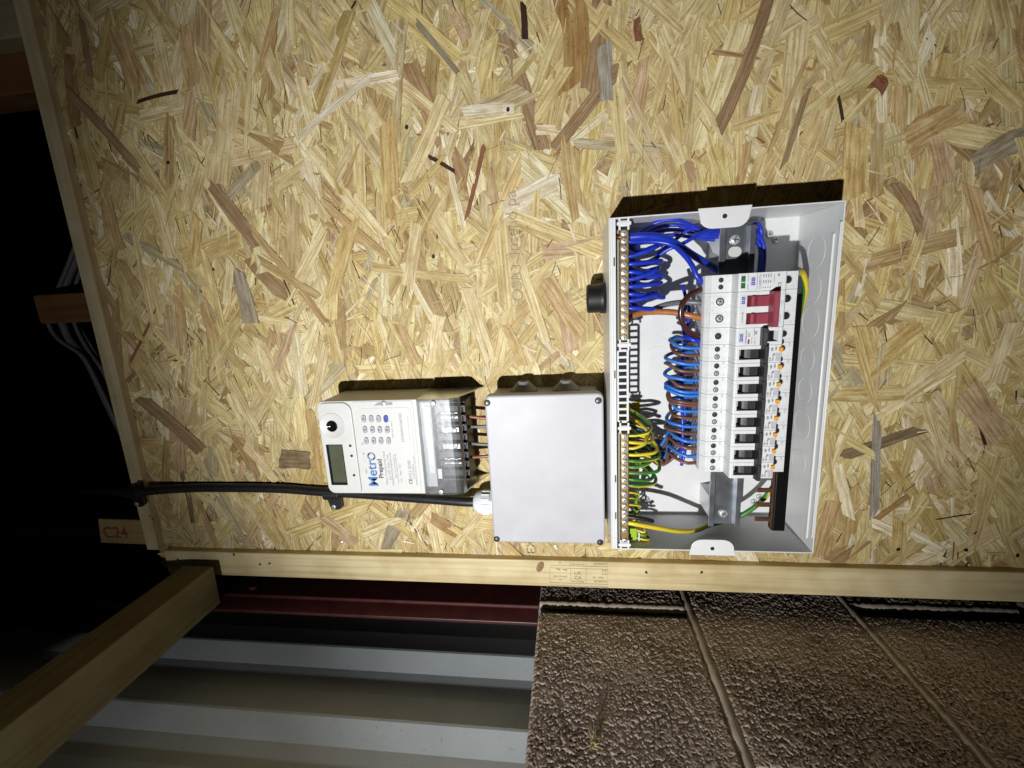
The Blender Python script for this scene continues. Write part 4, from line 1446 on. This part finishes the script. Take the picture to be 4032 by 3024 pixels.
# loops above the breakers
for k in range(8):
    x0 = X_RIGHT - PITCH * (5 + k)
    for j, (fx, m, nm, r) in enumerate(((0.73, W_LBLUE, 'light blue', .00205), (0.27, W_BROWN, 'brown', .00195))):
        x_ = x0 + (PITCH - GAP) * fx
        jt = random.uniform(-.0028, .0028)
        top = -0.1135 + random.uniform(-.0035, .0045) + (0.004 if k > 5 else 0)
        sx = .0085 + random.uniform(-.003, .0025)
        if k < 6:
            pts = [(x_, -.0935, -.1440), (x_ + .0003, -.0955, -.1385), (x_ + .0006, -.0965, -.130), (x_ + .0022, -.0945, -.1205), (x_ + .0055 + jt, -.0880, top), (x_ + sx + jt, -.0790, top + .001), (x_ + sx + .002, -.0700, -.1180), (x_ + sx + .0015, -.0620, -.128), (x_ + sx, -.054, -.142), (x_ + sx - .004, -.046, -.165)]
        else:
            pts = [(x_, -.0935, -.1440), (x_ + .0003, -.0955, -.1385), (x_ + .0008, -.0960, -.130), (x_ + .0040, -.0900, -.1205), (x_ + .0065, -.0790, -.116), (x_ + .003, -.0640, -.1175), (x_ - .006 * (k - 4), -.052, -.116), (-.213 + .004 * j, -.040, -.104), (-.205 - .003 * k, -.030, -.088), (-.18, -.02, -.064)]
        wire(pts, r, m, '%s wire loop above the %s orange button breaker from the red switch' % (nm, ORD[k]), 'wire loops above the breakers')
        if j == 0 and k in (3,):
            q = [(a + .0035, b + .002, c - .0005) for a, b, c in pts]
            wire(q, r, m, 'extra light blue wire loop doubled above the fourth orange button breaker', 'wire loops above the breakers')
        if j == 1 and k in (3,):
            q = [(a - .0032, b + .002, c + .0008) for a, b, c in pts]
            wire(q, r, m, 'extra brown wire loop doubled above the fourth orange button breaker', 'wire loops above the breakers')
# leads running along behind the loops
for k in range(3):
    rr = random.Random(40 + k)
    pts = [(0.0 - .012 * k - i * .02, -.062 + .006 * k + rr.uniform(-.003, .003), -.1325 - .003 * k + rr.uniform(-.003, .003)) for i in range(11)]
    wire(pts, .0020, W_BLUE, 'deep blue lead running behind the wire loops, ' + ('nearest the camera', 'the middle one', 'deepest of the three')[k], 'deep blue leads behind the loops')
p0 = at(2715, 1318, -.088)
wire([(-.0605, -.094, -.143), (-.0600, -.097, -.136), (-.0565, -.094, -.1300), (-.057, -.085, -.127), (-.062, -.074, -.130), (-.07, -.062, -.134)], .0026, W_BLUE, 'short deep blue lead curling beside the single breaker')
# supply bundle from the lower left of the box
for k in range(9):
    rr = random.Random(70 + k)
    m, nm = ((W_BROWN, 'brown'), (W_LBLUE, 'light blue'), (W_BROWN, 'brown'), (W_BLACK, 'black'))[k % 4]
    a = k / 8
    pts = P((2475, 1660 + 18 * k, -.018), (2540, 1685 + 14 * k, -.026 - .002 * (k % 3)), (2600, 1735 + 12 * k, -.034 - .004 * (k % 3)), (2650, 1716 + 11 * k, -.042 - .003 * (k % 4)), (2695, 1668 + 12 * k, -.050), (2740, 1620 + 18 * k, -.050), (2790, 1590 + 20 * k, -.048))
    wire(pts, .0019, m, '%s wire in the supply bundle beside earth wires, %s from the warning sticker' % (nm, ORD[k]), 'wires in the supply bundle')
# earth wires
for k in range(9):
    i = k
    x_ = EB[i]
    sw = (0.004, -0.004, 0.010, 0.002, -0.002, 0.004, 0.001, -0.006, -0.002)[k]
    z1 = (-.094, -.098, -.092, -.101, -.106, -.097, -.104, -.099, -.101)[k]
    dp = .005 * ((k * 5) % 3)
    pts = [(x_, YT + 0.0045, -0.0670), (x_ + sw * 0.1, YT + .003, -.075), (x_ + sw * .5, YT + .003 + dp * .4, -.086), (x_ + sw * .9, YT + .007 + dp, z1 + .003), (x_ + sw * 1.0 + .003, YT + .018 + dp, z1 - .0015), (x_ + sw + .008, YT + .032 + dp, z1 + .004), (x_ + sw + .01, YT + .045 + dp, -.084), (x_ + .02, -.026, -.070), (x_ + .02, -.02, -.058)]
    wire(pts, .0021, W_EARTH, 'green and yellow wire loop at the earth bar, %s from the bar carrier' % ORD[k], 'earth loops at the bar')
for k, i in enumerate((8, 9, 10, 11)):
    x_ = EB[i]
    pts = [(x_, YT + .0045, -.0670), (x_ - .001, YT + .006, -.073), (x_ - .006, YT + .012, -.0795 - .001 * k), (x_ - .014, YT + .02, -.080), (x_ - .028, YT + .025, -.078), (x_ - .045 + .004 * k, YT + .028, -.078 - .002 * k), (x_ - .05, YT + .03, -.070)]
    wire(pts, .0013, W_EARTH, 'thin green and yellow wire bending along the earth bar, %s towards the bar end' % ORD[k], 'thin earth wires along the bar')
big = P((2470, 2057, -.086), (2520, 2066, -.088), (2600, 2080, -.086), (2680, 2092, -.076), (2740, 2088, -.062), (2790, 2068, -.050), (2860, 2050, -.042), (2925, 2026, -.046), (2985, 1985, -.052), (3030, 1935, -.058), (3075, 1860, -.05), (3090, 1750, -.045), (3100, 1550, -.045), (3120, 1350, -.05), (3158, 1200, -.066), (3172, 1130, -.080), (3160, 1075, -.092), (3140, 1075, -.098))
wire(big, .0030, W_EARTH, 'long thick green and yellow wire from earth bar end behind rail to surge protector', seg=14)
wire(P((2466, 2035, -.086), (2500, 2038, -.088), (2540, 2044, -.088), (2572, 2052, -.086)), .0026, W_BLACK, 'short black sleeved wire end beside the thick earth wire')
ec = thing('earth_clip', 'small bright green and yellow earth connector at the bar end', 'connector', tuple(at(2500, 2100, -.07)))
GY = mat('lime plastic', (0.30, 0.48, 0.03), 0.35)
c0 = at(2490, 2098, -.074)
MB().prism(rrect(c0.x - .008, c0.x + .008, c0.z - .005, c0.z + .0045, .0015), -.078, -.070).build('body', GY, ec, bevel=.0006)
MB().box(c0.x - .0085, c0.x + .003, -.0785, -.070, c0.z - .0085, c0.z - .0068).build('collar', WHITEM, ec, bevel=.0004)
for k in range(3):
    MB().tube(catmull([(c0.x - .006 + .005 * k, -.074, c0.z - .005), (c0.x - .007 + .005 * k, -.077, c0.z - .014), (c0.x - .009 + .007 * k, -.072, c0.z - .021 + .003 * k), (c0.x - .006 + .004 * k, -.064, c0.z - .016)], 6), .0017, 8).build('wire_tail', W_EARTH, ec, True)

# ------------------------------------------------------------------ black gland on the top of the fuse box
gl = thing('conduit_gland', 'black round gland standing on top of the fuse box', 'gland', (-.0105, -.040, CZ1))
MB().lathe((-.0105, -.040, CZ1 + .0002), 'z', [(.0185, 0), (.0185, .006), (.0172, .0075), (.0172, .0205), (.0160, .0220), (.0135, .0222), (.0130, .019)], 32).build('collar', BLACKP, gl, True)

# ------------------------------------------------------------------ black supply cable with its cleats
wire([(-.300, .03, .86), (-.287, .004, .80), (-.279, -.016, .745), (-.2772, -.0235, .70), (-.2768, -.016, .655), (-.2762, -.0095, .60), (-.2760, -.0090, .52), (-.2770, -.0092, .45), (-.2812, -.0095, .385), (-.2838, -.011, .325), (-.2856, -.016, .26), (-.2860, -.023, .20), (-.2866, -.028, .155), (-.2864, -.029, .135)],
     .0070, W_BLACK, 'thick black armoured cable running down from the top edge to the grey box', seg=14, cat='cable', name='supply_cable')


def cleat(loc, label, flip):
    c = thing('cable_cleat', label, 'cleat', loc)
    x, y, z = loc
    b = MB()
    arc = [(-.0098 * math.cos(R_(180 * k / 10)), -.0098 * math.sin(R_(180 * k / 10)) - .0085) for k in range(11)]
    pl = [(x + a, y + b_ + .001) for a, b_ in arc]
    pl = [(x - .0098, y)] + pl + [(x + .0098, y)]
    b.prism(pl, z - .0125, z + .0125, plane='xy')
    b.build('saddle', BLACKP, c, bevel=.0008)
    MB().prism([(x - .009, z - .0125), (x - .009, z + .0125), (x - .0225, z + .0090), (x - .0280, z + .0070), (x - .0280, z - .0055), (x - .0225, z - .0125)], y - .006, y - .0004).build('fixing_tab', BLACKP, c, bevel=.0012)
    screw(SCREW, (x - .0225, y - .0065, z + .0022), .0036, c)
    MB().box(x + .0095, x + .0150, y - .0085, y - .0004, z - .0125, z - .0045).build('hook', BLACKP, c, bevel=.0008)


cleat((-.2855, -.0002, .3665), 'black cable cleat screwed on beside the top corner of the meter', 1)
cleat((-.2772, -.0138, .6985), 'black cable cleat on the lath at the top edge of the chipboard', 1)

# ------------------------------------------------------------------ grey junction box
JX0, JX1, JZ0, JZ1, JY = -.3268, -.1232, -.0400, .1078, -.0655
LAV = mat('lavender grey plastic', (0.47, 0.468, 0.505), 0.46, var=0.09, vscale=22, bump=0.03, bscale=700)
LAVD = mat('grey box plastic', (0.42, 0.41, 0.42), 0.45, bump=0.08, bscale=700)
jb = thing('junction_box', 'plain lavender grey junction box with four corner screws', 'junction box', (-.225, 0, JZ0))
b = MB()
b.prism(rrect(JX0 + .0035, JX1 - .0035, JZ0 + .0030, JZ1 - .0035, .008, 5), JY + .0175, -.0022)
b.build('base', LAVD, jb, bevel=.0010)
lid = MB().prism(rrect(JX0, JX1, JZ0, JZ1, .0075, 6), JY, JY + .0168).build('lid', LAV, jb, bevel=.0028, segs=4)
for u, v in ((1918, 1586), (2356, 1577), (1956, 2122), (2363, 2135)):
    p = at(u, v, JY)
    MB().lathe((p.x, JY - .0001, p.z), 'y', [(.0042, -.001), (.0042, .0003), (.0036, .0005), (.0034, .0002)], 18).build('screw_well', DARK, lid)
    MB().lathe((p.x - .0006, JY - .0004, p.z + .0003), 'y', [(.0024, -.001), (.0022, .0003), (.0010, .0005)], 12).build('lid_screw', mat('shaded lid screw', (.10, .10, .10), .4, .8), lid)
RUB = mat('grey rubber', (0.34, 0.335, 0.33), 0.55)
for u, v in ((2062, 1512), (2228, 1508)):
    p = at(u, v, -.024)
    MB().lathe((JX1 - .0040, -.0245, p.z), 'x', [(.0185, 0), (.0185, .0022), (.0165, .0030), (.0160, .0045), (.0140, .0052), (.0134, .0072), (.0112, .0078), (.0106, .0100), (.0082, .0104), (.0078, .0128), (.0058, .0134), (.0050, .0125), (.0046, .0118)], 28).build('grommet', RUB, jb, True)
NYL = mat('white nylon', (0.72, 0.77, 0.80), 0.35)
g = MB()
g.lathe((-.2862, -.0295, JZ1 - .0005), 'z', [(.0185, 0), (.0185, .0065), (.0165, .0085)], 6)
g.lathe((-.2862, -.0295, JZ1 + .0075), 'z', [(.0165, 0), (.0165, .013), (.0155, .017), (.0130, .0215), (.0100, .0240), (.0075, .0245)], 24)
for k in range(14):
    a = 2 * math.pi * k / 14
    g.box(-.2862 + .0163 * math.cos(a) - .0010, -.2862 + .0163 * math.cos(a) + .0010, -.0295 + .0163 * math.sin(a) - .0010, -.0295 + .0163 * math.sin(a) + .0010, JZ1 + .0082, JZ1 + .0195)
g.build('gland_nut', NYL, jb, bevel=.0005)

# ------------------------------------------------------------------ wires between meter and junction box
for k, (u0, v0, u1, v1, m, nm, yy) in enumerate([
    (1800, 1634, 1945, 1650, W_RUST, 'copper brown', -.030), (1815, 1680, 1945, 1678, W_GREY, 'grey', -.030), (1830, 1744, 1950, 1752, W_GREY, 'grey', -.030), (1840, 1801, 1950, 1793, W_RUST, 'copper brown', -.030)]):
    a, c = at(u0, v0, yy), at(u1, v1, yy)
    which = ('nearest the box grommets', 'second from the grommets', 'third from the grommets', 'nearest the white gland')[k]
    wire([a + (a - c) * .8, a, (a + c) / 2 + Vector((0, -.001, 0)), c, c + (c - a) * .5], .0024, m, '%s wire from meter to junction box, %s' % (nm, which), 'wires below the meter')

# ------------------------------------------------------------------ prepayment meter
MX0, MX1, MZ1, MZ0, MY = -.2550, -.1248, .3335, .1955, -.0710
MET = mat('off white meter plastic', (0.60, 0.60, 0.585), 0.42, bump=0.05, bscale=1200, var=0.04, vscale=60)
mt = thing('electricity_meter', 'off white prepayment meter with keypad, dark display and clear terminal cover', 'meter', (-.19, 0, .12))


def g3(x, y, d=MY):
    return at(1200 + .5651 * x, 1380 + .5651 * y, d)


MB().prism(rrect(MX0, MX1, MZ0, MZ1, (.010, .010, .001, .001), 6), MY + .0022, -.0005).build('case', MET, mt, bevel=.0022, segs=3)
fp = MB()
fp.prism(rrect(MX0 + .0018, MX1 - .0018, .2845, MZ1 - .0022, (.010, .012, .004, .012), 6), MY - .0004, MY + .0040)
fp.build('display_panel', MET, mt, bevel=.0012, segs=3)
kp0, kp1 = g3(372, 405), g3(790, 968)
MB().prism(rrect(kp1.x, kp0.x, kp1.z, kp0.z, .005, 5), MY + .0012, MY + .0030).build('keypad_panel', mat('label film', (0.60, 0.60, 0.59), 0.38), mt, bevel=.0004)
YK = MY + .0012
MB().prism(rrect(MX0 + .0012, MX1 - .0012, .2004, .2838, .004, 4), MY + .0016, MY + .0040).build('lower_panel', MET, mt, bevel=.0008)
# optical port
c = g3(192, 526)
MB().lathe((c.x, MY - .0003, c.z), 'y', [(.0178, 0), (.0178, .0006), (.0170, .0008), (.0165, .0004)], 36).build('port_ring', MET, mt, True)
MB().lathe((c.x, MY - .0003, c.z), 'y', [(.0076, 0), (.0076, .0016), (.0068, .0018), (.0060, .0008)], 28).build('optical_port', mat('glossy black', (.006, .006, .007), .12), mt, True)
# display
a_, b_ = g3(148, 655), g3(300, 937)
dx0, dx1 = g3(300, 937).x, g3(150, 655).x
dz1, dz0 = (g3(148, 655).z + g3(188, 937).z) / 2, (g3(265, 655).z + g3(300, 937).z) / 2
MB().prism(rrect(dx0, dx1, dz0, dz1, .0008), MY - .0006, MY + .002).build('display_bezel', mat('black bezel', (.008, .008, .009), .25), mt)
MB().prism(rrect(dx0 + .0042, dx1 - .0006, dz0 + .0008, dz1 - .0040, .0005), MY - .0009, MY + .001).build('display', mat('dark lcd', (0.075, 0.085, 0.05), 0.3, var=.1, vscale=60), mt)
for x, y in ((318, 663), (328, 733), (345, 868)):
    p = g3(x, y)
    MB().lathe((p.x, MY - .0004, p.z), 'y', [(.0019, -.001), (.0019, .0003)], 14).build('indicator', DARK, mt)
BUT = mat('grey rubber key', (0.36, 0.37, 0.41), 0.5)
BUTB = mat('blue rubber key', (0.03, 0.05, 0.36), 0.45)
for r_, y in enumerate((477, 553, 630)):
    for c_, x in enumerate((409, 461, 512, 564)):
        p = g3(x + 9 * r_, y)
        ch = (('3', '6', '9', '<'), ('2', '5', '8', '0'), ('1', '4', '7', '-'))[r_][c_]
        blue = (r_ == 0 and c_ == 3)
        pl = rrect(p.x - .0049, p.x + .0049, p.z - .0030, p.z + .0030, .0029, 5)
        k_ = MB().prism(pl, YK - .0018, YK + .0004).build('key', BUTB if blue else BUT, mt, bevel=.0008, segs=3)
        text(ch, .0042, (p.x, YK - .0020, p.z), INK, k_, ROT_WALL, 'CENTER', 'key_symbol', .00012)
LBL = thing
YT2 = YK - .00012
MBLUE = mat('logo blue', (0.035, 0.15, 0.42), .5)


def mtext(s, x, y, size, m, align='LEFT', bold=0.0, sx=1.0):
    p = g3(x, y, YT2)
    return text(s, size, (p.x, YT2, p.z), m, mt, ROT_WALL, align, 'lettering', bold, sx)


mtext('Metr', 486, 948, .0190, MBLUE, bold=.00028, sx=1.0)
sw0 = g3(464, 738, YT2)
for k in range(6):
    a = R_(60 * k + 10)
    pl = []
    for t_ in range(7):
        aa = a + R_(70) * t_ / 6
        pl.append((sw0.x + .0058 * math.cos(aa), sw0.z + .0058 * math.sin(aa)))
    for t_ in range(5):
        aa = a + R_(70) - R_(36) * t_ / 4
        rr = .0038 - .0006 * t_ / 4
        pl.append((sw0.x + rr * math.cos(aa), sw0.z + rr * math.sin(aa)))
    MB().prism(pl, YT2 - .0001 - .00002 * k, YT2).build('logo_blade', (INK, mat('mid blue print', (.10, .19, .36), .5), mat('slate blue print', (.2, .28, .4), .5))[k % 3], mt)
mtext('Prepaid', 536, 890, .0090, INK, bold=.0002)
for s_, x, y, sz in (('Metro Prepaid Help Desk', 576, 935, .0046), ('Tel: 020 3020 1144', 597, 905, .0046), ('help@metroprepaid.co.uk', 618, 942, .0044), ('Meter No. 93 7304 6793 6', 637, 890, .0030),
                     ('Single Phase Prepayment MET1001', 654, 925, .0030), ('230V   5(80)A   50Hz', 676, 918, .0030), ('CE', 741, 932, .0066), ('M23 0598', 739, 888, .0060), ('0120/SG00012', 763, 895, .0036), ('Manufactured by Sinocom  CLOU 2023', 781, 938, .0026)):
    mtext(s_, x, y, sz, INK if sz > .006 else GREYP, bold=.0001 if sz > .006 else 0)
mtext('633784495473446 7930'.replace(' ', ''), 686, 638, .0052, GREYP, sx=.80)
bc = MB()
rb = random.Random(9)
q0, q1 = g3(735, 640, YT2), g3(714, 455, YT2)
x = q0.x
while x < q1.x:
    ww = rb.choice((.0002, .0004, .0006))
    bc.box(x, x + ww, YT2 - .0001, YT2, q0.z, q1.z)
    x += ww + rb.choice((.0002, .0004))
bc.build('barcode', GREYP, mt)
for s_, x, y in (('PREPAYMENT CREDIT', 616, 610), ('ON', 402, 660), ('OK', 410, 728), ('CREDIT', 432, 862)):
    mtext(s_, x, y, .0024, GREYP)
p = g3(545, 372)
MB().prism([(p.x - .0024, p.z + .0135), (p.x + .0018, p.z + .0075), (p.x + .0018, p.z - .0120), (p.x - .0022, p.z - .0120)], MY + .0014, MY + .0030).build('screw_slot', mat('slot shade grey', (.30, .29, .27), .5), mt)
screw(SCREW, (p.x, MY + .0006, p.z), .0034, mt)
# terminal block under the clear cover
TB = MB()
TB.box(MX0 + .010, MX1 - .010, -.046, -.0008, .1380, .1800)
for k in range(9):
    x_ = MX0 + .014 + k * .01275
    TB.box(x_ - .0012, x_ + .0012, -.0545, -.0460, .1380, .1765)
TB.build('terminal_block', BLACKP, mt, bevel=.0005)
MB().box(MX0 + .006, MX1 - .006, -.060, -.0008, .1802, .1950).build('terminal_head', mat('grey terminal head', (.50, .51, .53), .4), mt, bevel=.0008)
MB().box(MX0 + .026, MX1 - .012, -.0612, -.0604, .1815, .1890).build('terminal_label', mat('white label', (.74, .74, .75), .4), mt)
MB().box(MX0 + .016, MX0 + .030, -.0560, -.0462, .1745, .1800).build('terminal_foot', mat('white label', (.74, .74, .75), .4), mt)
for k, (x, y) in enumerate(((1005, 452), (1012, 556), (1018, 662), (1025, 768))):
    p = g3(x, y, -.048)
    MB().box(p.x - .0042, p.x + .0042, -.0495, -.0462, .1480, .1710).build('terminal_plate', STEEL, mt, bevel=.0004)
    for dz in (.0055, -.0055):
        screw(SCREW, (p.x, -.0502, .1600 + dz), .0040, mt)
cvr = MB()
cp = [(-.0705, .1945), (-.0705, .1520), (-.0690, .1470), (-.0650, .1430), (-.0580, .1408)]
ci = [(a + .0020 if i < 3 else a, b + (.0 if i < 3 else .0020)) for i, (a, b) in enumerate(cp)]
cvr.prism(cp + ci[::-1], MX0 + .0012, MX1 - .0012, plane='yz')
side = [(-.0705, .1945), (-.0705, .1520), (-.0690, .1470), (-.0650, .1430), (-.0560, .1400), (-.0400, .1345), (-.0150, .1250), (-.0010, .1180), (-.0010, .1945)]
cvr.prism(side, MX0 - .0008, MX0 + .0010, plane='yz')
cvr.prism(side, MX1 - .0010, MX1 + .0008, plane='yz')
cvr.box(MX0 + .001, MX1 - .001, -.0716, -.0708, .1930, .1944)
cvr.build('terminal_cover', CLEAR, mt, bevel=.0008)
for x, y in ((893, 368), (950, 985)):
    p = g3(x, y)
    screw(SCREW, (p.x, MY - .0006, p.z), .0034, mt)
